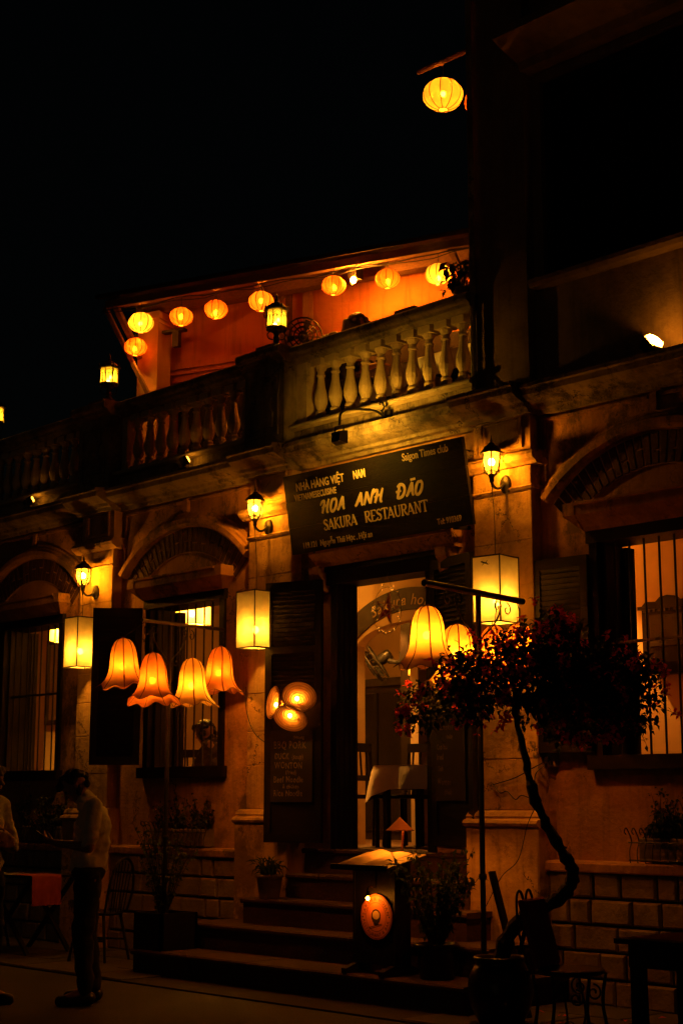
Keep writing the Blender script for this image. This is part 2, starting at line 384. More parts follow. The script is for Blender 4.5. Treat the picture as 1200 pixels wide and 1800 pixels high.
# cornice, breaking forward over each pillar
CP = [(0,4.38),(-.05,4.38),(-.06,4.41),(-.10,4.42),(-.11,4.445),(-.20,4.475),(-.245,4.50),(-.25,4.545),(-.27,4.555),(-.27,4.585),(-.1,4.60),(0,4.60)]
cp2 = [(y-.12 if y < 0 else 0., z+.004 if y < 0 else z) for y, z in CP]
cn = MB(); ed = [-9.6]+[v for p in PIL for v in p]+[4.6]
for i in range(0, len(ed), 2): cn.prof_x(CP, ed[i]+.03, ed[i+1]-.03)
co = cn.build('cornice', CONCRETE, H)
for a, b in PIL:
    q = MB(); q.prof_x(cp2, a-.03, b+.03); q.build('cornice_break', CONCRETE, co)
# frieze strips and arched window heads
for bi, c in ((0, -6.77), (1, -4.06), (3, 1.50)):
    a, b = BAYS[bi]; c = (a+b)/2
    q = MB(); q.box(c-.03, c+.03, -.035, 0, 4.222, 4.36)
    for s in (-1, 1):
        xa, xb = (a+.05, c-.06) if s < 0 else (c+.06, b-.05)
        q.box(xa, xb, -.022, 0, 4.325, 4.35)
        xo = xa if s < 0 else xb-.022
        q.box(xo, xo+.022, -.022, 0, 3.86, 4.325)
    q.build('frieze_strip', PLASTER, H)
    cz = 2.75; A = R_(46.5)
    q = MB(); q.arc_x(c, cz, [(1.325,0),(1.325,-.075),(1.35,-.10),(1.40,-.10),(1.415,-.07),(1.435,-.065),(1.45,-.045),(1.47,-.04),(1.475,0)], -A, A, 40)
    for s in (-1, 1):    # small impost blocks where the hood mould lands
        q.box(c+s*1.0-.06, c+s*1.0+.06, -.105, 0, 3.665, 3.735) if False else None
    ar = q.build('arch_moulding', PLASTER, H)
    q = MB(); q.arc_x(c, cz, [(1.07,0),(1.07,-.018),(1.325,-.018),(1.325,0)], -A, A, 40); q.build('arch_mortar', MORTAR, ar)
    n = 27
    for i in range(n):
        a0 = -A+2*A*i/n; a1 = -A+2*A*(i+1)/n; g = .0068
        mid = 1.195+rnd.uniform(-.035, .035)
        cuts = [(1.08, 1.315)] if i % 2 == 0 else [(1.08, mid-.007), (mid+.007, 1.315)]
        for r0, r1 in cuts:
            pr = rnd.uniform(-.029, -.023); e = .004; vs = []
            for y, sh in ((0, 0), (pr+e, 0), (pr, e)):
                for r, s, k in ((r0+sh, a0, 1), (r1-sh, a0, 1), (r1-sh, a1, -1), (r0+sh, a1, -1)):
                    aa = s+k*(g+sh)/r; vs.append((c+r*math.sin(aa), y, cz+r*math.cos(aa)))
            MB().add(vs, [(0,1,5,4),(1,2,6,5),(2,3,7,6),(3,0,4,7),(4,5,9,8),(5,6,10,9),(6,7,11,10),(7,4,8,11),(8,9,10,11)]).build('brick', BRICK, ar)
    # window hood
    q = MB(); hx = .745
    q.prof_x([(0,3.405),(-.07,3.405),(-.08,3.43),(-.10,3.45),(-.155,3.50),(-.17,3.515),(-.17,3.585),(-.185,3.59),(-.185,3.61),(0,3.625)], c-hx+.11, c+hx-.11)
    q.box(c-hx, c-hx+.105, -.175, 0, 3.515, 3.612); q.box(c+hx-.105, c+hx, -.175, 0, 3.515, 3.612)
    for s in (-1, 1):    # splayed ends of the hood
        xo, xi = c+s*hx, c+s*(hx-.108)
        q.add([(xi,0,3.407),(xi,-.07,3.407),(xo,-.17,3.514),(xo,0,3.514),(xi,0,3.513),(xi,-.17,3.513)], [(0,1,2,3),(1,5,2),(0,3,4),(4,3,2,5),(0,4,5,1)])
    q.build('window_hood', PLASTER, H)
    # window: timber frame, sill, bars
    x0, x1 = c-WW, c+WW
    q = MB(); q.box(x0, x0+.07, -.03, .285, WZ0, WZ1-.085); q.box(x1-.07, x1, -.03, .285, WZ0, WZ1-.085); q.box(x0-.02, x1+.02, -.045, .285, WZ1-.085, WZ1+.02)
    q.box(x0+.07, x0+.1, .04, .2, WZ0, WZ1-.085); q.box(x1-.1, x1-.07, .04, .2, WZ0, WZ1-.085)
    wd = q.build('window', DARKWOOD, H)
    q = MB(); q.box(x0-.04, x1+.04, -.075, .22, WZ0-.09, WZ0+.012); q.build('sill', DARKWOOD, wd)
    for i in range(8):
        bx = x0+.16+i*(x1-x0-.32)/7
        q = MB(); q.tube([(bx,.07,WZ0),(bx,.07,WZ1-.08)], .009, 6); q.build('bar', IRON, wd)
    for z in (2.57,):
        q = MB(); q.box(x0+.07, x1-.07, .058, .082, z-.011, z+.011); q.build('cross_bar', IRON, wd)
    # inner folding shutter stacked in the left reveal
    q = MB()
    q.box(x0+.005, x0+.10, .29, .40, WZ0+.02, WZ1-.09)
    for i in range(2): q.box(x0+.10, x0+.112, .305+i*.04, .325+i*.04, WZ0+.03, WZ1-.1)
    q.build('folded_inner_shutter', DARKWOOD, wd)

def louvre_leaf(name, parent, hinge, ang, wdt, z0, z1, panels, mt=SHUTTER, t=.038):
    """a timber leaf from its hinge along direction ang (degrees, 0 = +x): stiles, rails, slats; panels: (zlow, zhigh, louvred)"""
    d = Vector((math.cos(R_(ang)), math.sin(R_(ang)), 0)); n = Vector((-d.y, d.x, 0))
    M = Matrix(((d.x,n.x,0,hinge[0]),(d.y,n.y,0,hinge[1]),(0,0,1,0),(0,0,0,1)))
    f = MB(); s = .065
    f.box(0, s, -t/2, t/2, z0, z1); f.box(wdt-s, wdt, -t/2, t/2, z0, z1)
    zz = z0
    for a, b, lv in panels+[(z1, None, None)]:
        f.box(s, wdt-s, -t/2, t/2, zz, a); zz = b
    for a, b, lv in panels:
        if not lv: f.box(s, wdt-s, -t*.2, t*.2, a, b)
    f.v = [tuple(M @ Vector(p)) for p in f.v]
    o = f.build(name, mt, parent)
    sl = MB(); sl.beam((s-.004,0,0), (wdt-s+.004,0,0), .007, .056, up=(0,.42,.9)); me = sl.mesh('slat', mt)
    for a, b, lv in panels:
        if lv:
            k = int((b-a)/.04)
            for i in range(k):
                so = inst('slat', me, o, (hinge[0], hinge[1], a+(i+.5)*(b-a)/k), (0,0,R_(ang)))
    return o, M
louvre_leaf('shutter', H, (1.5-WW, -.055), 184, .49, 1.78, 3.23, [(1.86,2.46,True),(2.54,3.15,True)])
louvre_leaf('shutter', H, (-4.06-WW, -.05), 229, .49, 1.78, 3.33, [(1.86,2.50,True),(2.58,3.25,True)])
louvre_leaf('shutter', H, (-6.77-WW, -.05), 200, .49, 1.78, 3.33, [(1.86,2.50,True),(2.58,3.25,True)])
# doorway: frame, hood, leaves
q = MB(); q.box(DX0, DX0+.075, -.03, .22, DZ0, DZ1-.08); q.box(DX1-.075, DX1, -.03, .22, DZ0, DZ1-.08); q.box(DX0-.05, DX1+.05, -.05, .22, DZ1-.08, DZ1+.03)
q.box(DX0-.08, DX1+.08, -.075, 0, DZ1+.032, DZ1+.075)
df = q.build('door_frame', DARKWOOD, H)
q = MB(); q.prof_x([(0,3.448),(-.09,3.448),(-.10,3.475),(-.12,3.49),(-.175,3.535),(-.19,3.55),(-.19,3.615),(-.205,3.62),(-.205,3.64),(0,3.65)], -2.06, -.42); q.build('door_hood', PLASTER, H)
for xx in (-2.04, -.53):
    q = MB(); q.prof_x([(0,3.22),(-.07,3.23),(-.10,3.27),(-.10,3.33),(-.14,3.38),(-.15,3.444),(0,3.444)], xx-.06, xx+.06); q.build('shadow_bracket', PLASTER, H)  # bracket added for the bell-shaped shadows beside the door hood
q = MB(); q.box(DX0, DX1, -.02, .3, DZ0-.03, DZ0); q.build('threshold', STEP, H)
q = MB()     # ribbed lining of the left reveal
for i in range(4): q.box(DX0+.075, DX0+.081, .0+i*.06, .03+i*.06, 1.06, 3.27)
q.build('reveal_rib', DARKWOOD, df)
LA_h = Vector((DX0-.01, -.12, 0)); LA_ang = 180+19.5
leafA, MA = louvre_leaf('door_leaf', H, LA_h, LA_ang, .56, 1.08, 3.33, [(1.16,1.62,False),(1.66,2.26,False),(2.30,2.70,True),(2.76,3.24,True)])
leafC, MC = louvre_leaf('door_leaf', H, (DX1+.01, -.045), -13, .57, 1.08, 3.36, [(1.16,1.62,False),(1.66,2.30,False),(2.36,2.74,True),(2.80,3.28,True)])

# steps
SY = [-.05, -.25, -.50, -.78, -1.22]; SZ = [1.03, .825, .62, .412, .205]
SL = [-2.27, -2.25, -2.55, -3.0, -3.12]; SR = [-.24, -.2, .0, .46, .62]
stp = None
for i in range(5):
    q = MB(); y1 = 0 if i == 0 else SY[i-1]-.001
    y0 = SY[i]; zb = 0
    q.box(SL[i], SR[i], y0+.025, (-.0 if i == 0 else SY[0]+.02), 0 if i == 4 else SZ[i]-.24, SZ[i]-.045)
    o = q.build('step', STEP, H)
    t = MB(); n = 5; L = SR[i]-SL[i]
    for k in range(n):
        xa, xb = SL[i]-.02+(L+.04)*k/n, SL[i]-.02+(L+.04)*(k+1)/n
        tt = MB(); yb = -.028 if i == 0 else -.04
        j = rnd.uniform(-.003, .003)
        tt.prof_x([(yb, SZ[i]-.044),(y0+.012, SZ[i]-.044),(y0+j, SZ[i]-.03),(y0+j, SZ[i]-.012),(y0+.012+j, SZ[i]+j*.4),(yb, SZ[i]+j*.4)], xa+.003, xb-.003)
        tt.build('tread_slab', STEP, o)
# stone plinth: blocks with dark joints under a ledge
for bi in (0, 1, 3):
    a, b = BAYS[bi]
    if bi == 3: b = 2.58
    q = MB(); q.box(a+.062, b-.062, -.075, 0, 0, .925); pl = q.build('plinth', JOINT, H)
    q = MB(); q.prof_x([(0,.925),(-.13,.925),(-.135,.935),(-.135,.985),(-.12,1.0),(0,1.006)], a+.062, b-.062); q.build('plinth_ledge', PLASTER, pl)
    for r in range(5):
        z0 = .012+r*.183; x = a+.068; pat = [.34, .20, .38, .24, .31, .18, .36, .22, .40]; k = (r*2+bi) % 9
        while x < b-.08:
            wd_ = pat[k % 9]*rnd.uniform(.93, 1.07)
            if k == (r*2+bi) % 9 and r % 2: wd_ *= .55
            xe = min(x+wd_, b-.068)
            if b-.068-xe < .1: xe = b-.068
            s = MB(); s.cbox(x+.008, xe-.008, -.108+rnd.uniform(-.008,.006), -.07, z0+.008, z0+.175, .014, .004)
            s.build('stone', STONE, pl); x = xe; k += 1

# ------------------------------------------------------------------ balustrade along the terrace
bp = MB()
PED = [(-8.42,-7.84), (-5.70,-5.14), (-2.95,-2.40)]
SEG = [(-9.6,-8.42), (-7.84,-5.70), (-5.14,-2.95), (-2.40,-.20)]
prof = [(.052,.0),(.052,.03),(.044,.035),(.05,.05),(.044,.066),(.034,.075),(.046,.10),(.060,.14),(.064,.18),(.058,.225),(.044,.28),(.035,.335),(.031,.385),(.040,.392),(.042,.405),(.031,.412),(.033,.44),(.046,.455),(.055,.475),(.055,.485)]
bm = MB(); bm.box(-.066,.066,-.066,.066,0,.035)
bm.lathe([(r, z+.035) for r, z in prof], n=12, caps=False); bm.box(-.07,.07,-.07,.07,.52,.585)
bme = bm.mesh('baluster', BALUST)
for i, (a, b) in enumerate(SEG):
    q = MB(); q.box(a, b, -.06, .16, 4.60, 4.745)
    base = q.build('parapet_base', CONCRETE, H)
    q = MB(); q.prof_x([(.17,4.745),(-.09,4.745),(-.125,4.755),(-.135,4.775),(-.125,4.79),(-.10,4.80),(.17,4.80)], a, b); q.build('parapet_sill', BALUST, base)
    q = MB(); q.prof_x([(.14,5.385),(-.07,5.385),(-.08,5.40),(-.11,5.415),(-.115,5.44),(-.145,5.455),(-.155,5.475),(-.155,5.51),(-.13,5.53),(.19,5.535),(.19,5.46),(.14,5.45)], a, b)
    q.build('handrail', CONCRETE, H)
    n = 10; sp = .193; mid = (a+b)/2+(.04 if i == 3 else 0)
    if i == 0: continue
    for k in range(n):
        inst('baluster', bme, base, (mid+(k-(n-1)/2)*sp, .02, 4.80), (0,0,rnd.uniform(-.04,.04)))
    # short solid returns at the ends of the run
    for xa, xb in ((a, mid-(n-1)/2*sp-.14), (mid+(n-1)/2*sp+.14, b)):
        if xb-xa > .02: MB().box(xa, xb, -.03, .09, 4.80, 5.385).build('parapet_return', BALUST, base)
for a, b in PED:
    q = MB(); q.box(a, b, -.19, .18, 4.605, 5.385); pd = q.build('pedestal', CONCRETE, H)
    q = MB()
    for z0, z1 in ((4.72, 4.745), (5.27, 5.295)): q.box(a+.07, b-.07, -.203, -.18, z0, z1)
    for x0 in (a+.07, b-.095): q.box(x0, x0+.025, -.203, -.18, 4.745, 5.27)
    # waisted raised panel
    zc = [(4.80,.13),(4.93,.13),(4.97,.10),(5.02,.085),(5.08,.10),(5.12,.13),(5.23,.13)]
    m = (a+b)/2; pts = [(m-w_, z) for z, w_ in zc]+[(m+w_, z) for z, w_ in zc[::-1]]
    n = len(pts); q.add([(x, -.19, z) for x, z in pts]+[(x, -.205, z) for x, z in pts], [tuple(range(n, 2*n))[::-1]]+[(i, (i+1)%n, n+(i+1)%n, n+i) for i in range(n)])
    q.build('pedestal_panel', CONCRETE, pd)
    q = MB(); q.prof_x([(.2,5.387),(-.20,5.387),(-.21,5.405),(-.245,5.42),(-.25,5.445),(-.285,5.46),(-.295,5.48),(-.295,5.515),(-.27,5.54),(.2,5.545)], a-.03, b+.03); q.build('pedestal_cap', CONCRETE, pd)
    q = MB(); q.box(m-.13, m+.13, -.19, .08, 5.546, 5.60); q.build('cap_block', CONCRETE, pd)

# ------------------------------------------------------------------ taller upper storey on the right
UPPER = mat('upper_storey_plaster', (.27, .16, .066), (.18, .10, .042), 3, .9, .5, 28, stain=(.10, .065, .035), stain_rng=(.5, .7), stain_scale=1.1, streak=(.11, .07, .035))
q = MB(); q.box(-.226, .324, -.005, .5, 4.605, 9.6); q.build('upper_pilaster', UPPER, H)
q = MB(); q.box(.324, .42, .09, .5, 4.605, 9.6); q.box(.42, 3.0, .09, .5, 4.605, 5.47); q.box(.42, 3.0, .09, .5, 7.22, 9.6); q.box(3.0, 4.6, .09, .5, 4.605, 9.6)
uw = q.build('upper_wall', UPPER, H)
q = MB(); q.prof_x([(.12,5.44),(-.02,5.44),(-.04,5.47),(-.04,5.505),(.45,5.515)], .36, 3.06); q.build('upper_sill', UPPER, uw)
q = MB(); q.box(.42,.50,.14,.3,5.515,7.22); q.box(2.92,3.0,.14,.3,5.515,7.22); q.box(.50,2.92,.14,.3,7.12,7.22); q.box(.5,2.92,.32,.36,5.515,7.12)
uf = q.build('upper_window', DARKWOOD, H)
for i in range(4):
    xa = .505+i*.605
    louvre_leaf('upper_shutter', H, (xa, .20), 0, .60, 5.53, 7.11, [(5.62,6.28,True),(6.36,7.03,True)])
q = MB(); q.prof_x([(.12,7.30),(-.05,7.30),(-.08,7.36),(-.30,7.42),(-.38,7.46),(-.38,7.53),(.12,7.56)], .33, 4.6); q.build('upper_eave', UPPER, H)
q = MB(); q.tube([(-.20,-.07,4.62),(-.20,-.07,9.5)], .024, 8); q.tube(curve([(-.20,-.09,4.75),(-.17,-.12,4.66),(-.10,-.15,4.63)],4), .008, 5); q.build('drainpipe', CONCRETE, H)

# ------------------------------------------------------------------ roofed terrace room, turned against the facade
TA = R_(19.5); TU = Vector((math.cos(TA), math.sin(TA), 0)); TV = Vector((-math.sin(TA), math.cos(TA), 0)); TO = Vector((-5.61, .06, 6.80))
def T(u, v, z): return TO+TU*u+TV*v+Vector((0,0,z-6.8))
def tbox(mb, u0, u1, v0, v1, z0, z1):
    mb.add([T(u0,v0,z0),T(u1,v0,z0),T(u1,v1,z0),T(u0,v1,z0),T(u0,v0,z1),T(u1,v0,z1),T(u1,v1,z1),T(u0,v1,z1)],
           [(0,3,2,1),(4,5,6,7),(0,1,5,4),(1,2,6,5),(2,3,7,6),(3,0,4,7)])
WV = .75
q = MB(); tbox(q, .22, 6.0, WV, WV+.15, 5.93, 7.12); tbox(q, .22, 1.05, WV, WV+.15, 4.7, 5.93); tbox(q, 2.35, 6.0, WV, WV+.15, 4.7, 5.93); tw = q.build('terrace_wall', TERRWALL, H)
q = MB(); tbox(q, .20, .46, .30, .56, 4.7, 6.62); tp = q.build('terrace_post', TERRTRIM, H)
q = MB(); tbox(q, .16, .50, .26, .60, 6.62, 6.70); tbox(q, .18, .48, .28, .58, 6.58, 6.62); q.build('post_cap', TERRTRIM, tp)
q = MB(); tbox(q, 2.06, 2.14, WV-.09, WV, 5.0, 7.0); tbox(q, 2.02, 2.18, WV-.12, WV, 7.0, 7.07); q.build('wall_trim', TERRTRIM, tw)
q = MB(); tbox(q, .30, 2.0, WV-.10, WV, 6.13, 6.20); tbox(q, .34, 2.0, WV-.07, WV, 6.08, 6.13); tbox(q, .40, 2.0, WV-.04, WV, 6.0, 6.08); q.build('opening_hood', TERRWALL, tw)
q = MB(); tbox(q, .47, 2.05, WV-.03, WV-.001, 4.7, 5.90); tbox(q, 2.15, 6.0, WV-.03, WV-.001, 4.7, 6.12); q.build('shade_wainscot', DARKWOOD, tw)  # dark boarding added to stand for the deep shadow behind the balusters
q = MB(); tbox(q, 1.0, 2.4, WV+.02, WV+.1, 4.7, 5.96); q.build('opening_door', DARKWOOD, tw)
q = MB(); tbox(q, -.02, 6.0, -.02, .05, 6.72, 6.80)
eb = q.build('eave_beam', OLDWOOD, H)
q = MB(); tbox(q, .15, 6.0, .32, .46, 6.705, 6.83); q.build('post_beam', OLDWOOD, eb)
q = MB(); q.add([T(-.1,-.1,6.81),T(6,-.1,6.81),T(6,2.6,7.55),T(-.1,2.6,7.55),T(-.1,-.1,6.86),T(6,-.1,6.86),T(6,2.6,7.6),T(-.1,2.6,7.6)], [(0,3,2,1),(4,5,6,7),(0,1,5,4),(1,2,6,5),(2,3,7,6),(3,0,4,7)])
q.build('terrace_roof', DARKWOOD, H)
for i in range(9):
    u = .1+i*.55; q = MB(); q.beam(T(u,0,6.775), T(u,WV+.05,6.98), .05, .055); q.build('rafter', OLDWOOD, eb)
for u, full in ((.33, False), (1.86, True), (4.05, True)):
    q = MB(); v0 = .02
    if full:
        q.beam(T(u,WV-.03,6.95), T(u,WV-.03,6.15), .05, .06, up=TU); q.beam(T(u,v0,6.73), T(u,WV-.03,6.20), .05, .06, up=TU); q.beam(T(u,WV-.05,6.86), T(u,.22,6.42), .045, .05, up=TU)
    else:
        q.beam(T(-.02,-.02,6.73), T(u+.05,.28,5.75), .035, .045, up=TU); q.beam(T(.1,.0,6.74), T(.24,.31,6.2), .05, .06, up=TU)
    q.build('eave_bracket', OLDWOOD, H)
q = MB(); tbox(q, .47, .75, .36, .44, 6.47, 6.50); tbox(q, .60, .68, .37, .43, 6.30, 6.47); q.build('lamp_bracket', IRON, tp)
q = MB(); q.box(-9.6, -.23, .16, 4.5, 4.5, 4.60); q.build('terrace_floor', CONCRETE, H)

# ------------------------------------------------------------------ rooms behind the openings
FZ = 1.03
q = MB(); q.box(-10.5, 4.6, .29, 4.4, .9, FZ-.002); q.build('room_floor', INFLOOR, H)
q = MB(); q.box(-10.5, 4.6, .29, 4.4, 3.78, 3.9); q.build('room_ceiling', INWALL, H)
q = MB(); q.box(-10.5, -2.2, 3.1, 3.2, FZ, 3.779); q.box(-10.6, -10.5, .29, 3.1, FZ, 3.779); q.box(-2.3, -2.2, 1.33, 3.1, FZ, 3.779)
q.box(-5.1, -5.0, 2.3, 3.1, FZ, 3.779); q.build('room_wall', INWALL, H)
q = MB(); q.box(-.12, 4.6, 1.0, 1.1, FZ, 3.779); q.box(-.12, -.02, .29, 1.0, FZ, 3.779); q.build('side_room_wall', INWALL, H)
# cross wall with a low arch carrying a black lettered band
ax0, ax1, ac = -2.90, -1.46, -2.18
q = MB(); q.box(-4.35, ax0, 1.2, 1.32, FZ, 3.779); q.box(ax1, -.12, 1.2, 1.32, FZ, 3.779)
N = 16; aw = (ax1-ax0)/2; arc = [(ac+aw*math.cos(PI-PI*i/N), 2.86+.24*math.sin(PI*i/N)) for i in range(N+1)]
for i in range(N):
    (xa, za), (xb, zb) = arc[i], arc[i+1]
    q.add([(xa,1.2,za),(xb,1.2,zb),(xb,1.2,3.779),(xa,1.2,3.779),(xa,1.32,za),(xb,1.32,zb),(xb,1.32,3.779),(xa,1.32,3.779)], [(0,1,2,3),(5,4,7,6),(1,0,4,5)])
cw = q.build('cross_wall', INWALL, H)
q = MB(); q.arc_x(-2.2, 2.08, [(1.12,1.2),(1.12,1.185),(1.33,1.185),(1.33,1.2)], R_(-42), R_(42), 30); bd = q.build('arch_band', CHALKBD, cw)
GL = {}
def glyph(ch):
    if ch not in GL:
        cu = bpy.data.curves.new('g', 'FONT'); cu.body = ch; cu.size = 1; cu.resolution_u = 2; cu.fill_mode = 'FRONT'
        t = bpy.data.objects.new('g', cu); COL.objects.link(t); dg = bpy.context.evaluated_depsgraph_get()
        me = bpy.data.meshes.new_from_object(t.evaluated_get(dg)); bpy.data.objects.remove(t); bpy.data.curves.remove(cu)
        vs = [v.co.copy() for v in me.vertices]; fs = [tuple(p.vertices) for p in me.polygons]; bpy.data.meshes.remove(me)
        GL[ch] = (vs, fs, (max((v.x for v in vs), default=.25)))
    return GL[ch]
def letters(items, m, parent, name='lettering'):
    """items: (char, matrix) pairs joined into one flat painted mesh"""
    mb = MB()
    for ch, M in items:
        vs, fs, w_ = glyph(ch); mb.add([M @ v for v in vs], fs)
    return mb.build(name, m, parent)
it = []; s_ = 'Sakura hoian'; th = -23.0
for ch in s_:
    if ch != ' ':
        wd_ = glyph(ch)[2]; a = R_(th); r = 1.165
        P = Vector((-2.2+r*math.sin(a), 1.181, 2.08+r*math.cos(a)))
        M = facemat(P, (math.cos(a),0,-math.sin(a)), (math.sin(a)+.25*math.cos(a),0,math.cos(a)-.25*math.sin(a)))
        it.append((ch, M @ Matrix.Diagonal((.155,.155,.155,1)))); th += math.degrees((wd_*.155+.012)/r)
    else: th += 2.2
letters(it, LETTER, bd)
# dark wardrobe, column, lattice in the back room
q = MB(); q.box(-3.18, -3.02, 2.1, 2.26, FZ, 3.779); q.build('room_column', INDARK, H)

wb = thing('wardrobe', 'tall dark wooden cabinet at the back wall behind the inner arch', 'cabinet', (-4.0, 2.85, FZ))
q = MB(); q.box(-.75,.75,-.25,.2,0,1.62); q.box(-.8,.8,-.29,.22,1.62,1.70); q.build('carcass', INDARK, wb)
for xx in (-.73, .01): MB().cbox(xx, xx+.72, -.27, -.251, .08, 1.55, .01).build('door', DARKWOOD, wb)
sf = thing('wall_fan', 'black wall fan with round cage seen through the inner arch', 'fan', (-3.20, 2.18, 2.86))
def fan_parts(root, tilt):
    c = Vector((-.36,-.02,.0)); ax = tilt.normalized(); Rq = Vector((0,0,1)).rotation_difference(ax).to_matrix().to_4x4(); Mx = Matrix.Translation(c) @ Rq
    q = MB()
    for r in (.05,.10,.15,.20):
        for z in (.0,.08): q.tube([Mx @ Vector((r*math.cos(2*PI*i/20), r*math.sin(2*PI*i/20), z+(.03 if z > 0 and r < .15 else 0))) for i in range(21)], .006, 4, False)
    for k in range(16):
        a = 2*PI*k/16; ca, sa = math.cos(a), math.sin(a)
        q.tube([Mx @ Vector((.04*ca,.04*sa,.11)), Mx @ Vector((.15*ca,.15*sa,.10)), Mx @ Vector((.2*ca,.2*sa,.07)), Mx @ Vector((.2*ca,.2*sa,.0)), Mx @ Vector((.04*ca,.04*sa,-.01))], .0035, 4)
    q.build('cage', BLACKPL, root)
    q = MB()
    for k in range(3):
        a = 2*PI*k/3; vs = []
        for i in range(6):
            r = .04+.14*i/5; w_ = .5-.02*i
            for s in (-1, 1): vs.append(Mx @ Vector((r*math.cos(a+s*w_/2), r*math.sin(a+s*w_/2), .04+s*.018)))
        q.add(vs, [(2*i,2*i+1,2*i+3,2*i+2) for i in range(5)])
    q.build('blades', BLACKPL, root)
    q = MB(); q.lathe([(.001,-.16),(.05,-.155),(.06,-.13),(.06,-.03),(.045,.0),(.02,.06),(.001,.06)], n=14, M=Mx); q.build('motor', BLACKPL, root, True)
    return Mx
Mx = fan_parts(sf, Vector((-.55,-.42,-.45)))
q = MB(); q.tube([(-.01,0,-.02),(-.12,0,-.02),(-.22,.0,.0)], [.03,.02,.03], 8); q.box(-.025,0,-.05,.05,-.1,.08); q.build('arm', BLACKPL, sf)

# table with a white cloth and chairs in the hall
def cloth_table(name, label, loc, hx, hy, h, m, drop=.2, rz=0., legs=True):
    t = thing(name, label, 'table', loc, rz)
    q = MB(); q.box(-hx,hx,-hy,hy,h-.03,h); q.build('tabletop', DARKWOOD, t)
    for sx in (-1,1):
        for sy in (-1,1): MB().box(sx*(hx-.07)-.025, sx*(hx-.07)+.025, sy*(hy-.07)-.025, sy*(hy-.07)+.025, 0, h-.03).build('leg', DARKWOOD, t)
    q = MB(); e = .012; n = 10; ring = []
    per = []
    for i in range(n): per.append((-hx-e+2*(hx+e)*i/n, -hy-e))
    for i in range(n): per.append((hx+e, -hy-e+2*(hy+e)*i/n))
    for i in range(n): per.append((hx+e-2*(hx+e)*i/n, hy+e))
    for i in range(n): per.append((-hx-e, hy+e-2*(hy+e)*i/n))
    L = len(per); vs = []
    for lv, (out, dz) in enumerate(((0,.006),(.006,-.01),(.02,-drop*.5),(.03,-drop))):
        for i, (x_, y_) in enumerate(per):
            corner = max(0, 1-min(i % n, n-i % n)/2.0)
            wv = .015*lv*math.sin(i*1.9)
            d = Vector((x_, y_)); d.normalize()
            vs.append((x_+d.x*(out+wv)+(d.x*.05*corner*lv/3), y_+d.y*(out+wv)+(d.y*.05*corner*lv/3), h+dz-(corner*.12*lv/3)))
    fs = [(l*L+i, l*L+(i+1)%L, (l+1)*L+(i+1)%L, (l+1)*L+i) for l in range(3) for i in range(L)]+[tuple(range(L))]
    q.add(vs, fs); c = q.build('tablecloth', m, None, True, loc, (0,0,rz))
    return t, c
t_, c_ = cloth_table('dining_table', 'square dining table under a white cloth just inside the doorway', (-1.45,.80,FZ), .50, .28, .70, CLOTH)
tag(c_, 'white tablecloth draped over the table inside the doorway', 'tablecloth')
def wood_chair(label, loc, rz, cat='chair', m=DARKWOOD, name='wooden_chair', group=None):
    t = thing(name, label, cat, loc, rz, group)
    MB().cbox(-.21,.21,-.2,.2,0,.035,.008).build('seat', m, t, loc=(0,0,.42))
    for sx in (-1,1):
        q = MB(); q.beam((sx*.18,-.17,0),(sx*.17,-.16,.42),.035,.035); q.build('leg', m, t)
        q = MB(); q.tube([(sx*.18,.18,0),(sx*.18,.17,.44),(sx*.17,.23,.92)], .018, 6); q.build('back_leg', m, t)
    MB().box(-.18,.18,.205,.23,.84,.92).build('back_rail', m, t); MB().box(-.17,.17,.19,.21,.58,.63).build('back_rail', m, t)
    for k in range(4):
        q = MB(); q.tube([(-.12+.08*k,.2,.62),(-.12+.08*k,.22,.85)], .01, 5); q.build('spindle', m, t)
    return t
wood_chair('dark wooden chair beside the white-clothed table inside the doorway', (-2.15,.72,FZ), R_(95))
wood_chair('dark wooden chair behind the white-clothed table inside the doorway', (-2.0,1.02,FZ), R_(10))
wood_chair('dark wooden chair inside the barred window with the wall clock', (.72,.62,FZ), R_(160))
wood_chair('dark wooden chair inside the barred window behind the bell lanterns', (-5.0,.9,FZ), R_(200))

# wall clock
ck_s = 1.36
ck = thing('wall_clock', 'old wooden wall clock with square pale dial behind the window bars', 'clock', (.92, .995, 2.40)); ck.scale = (ck_s, 1.3, 1.1)
q = MB(); q.box(-.17,.17,-.10,0,.08,.46); q.add([(-.15,-.08,.0),(.15,-.08,.0),(.17,-.10,.08),(-.17,-.10,.08),(-.15,0,.0),(.15,0,.0),(.17,0,.08),(-.17,0,.08)], [(0,1,2,3),(1,0,4,5),(0,3,7,4),(2,1,5,6)])
q.box(-.19,.19,-.115,0,.46,.485); CLOCKW = mat('clock_case', (.007,.004,.003), (.004,.003,.002), 8, .4, spec=.2); q.build('case', CLOCKW, ck)
q = MB(); pts = [(-.18,.485),(-.15,.52),(-.08,.515),(-.05,.545),(0,.555),(.05,.545),(.08,.515),(.15,.52),(.18,.485)]; n = len(pts)
q.add([(x,-.09,z) for x,z in pts]+[(x,-.06,z) for x,z in pts], [tuple(range(n)), tuple(range(2*n-1,n-1,-1))]+[(i,n+i,n+i+1,i+1) for i in range(n-1)]); q.build('crest', CLOCKW, ck)
DIAL = mat('clock_dial', (.045,.03,.014), (.025,.016,.008), 14, .6)
MB().cbox(-.115,.115,-.108,-.095,.19,.42,.006).build('dial', DIAL, ck)
q = MB()
for k in range(12):
    a = 2*PI*k/12; q.beam((.085*math.sin(a),-.109,.305+.085*math.cos(a)), (.10*math.sin(a),-.109,.305+.10*math.cos(a)), .007, .002, up=(0,1,0))
q.build('hour_marks', BLACKPL, ck)
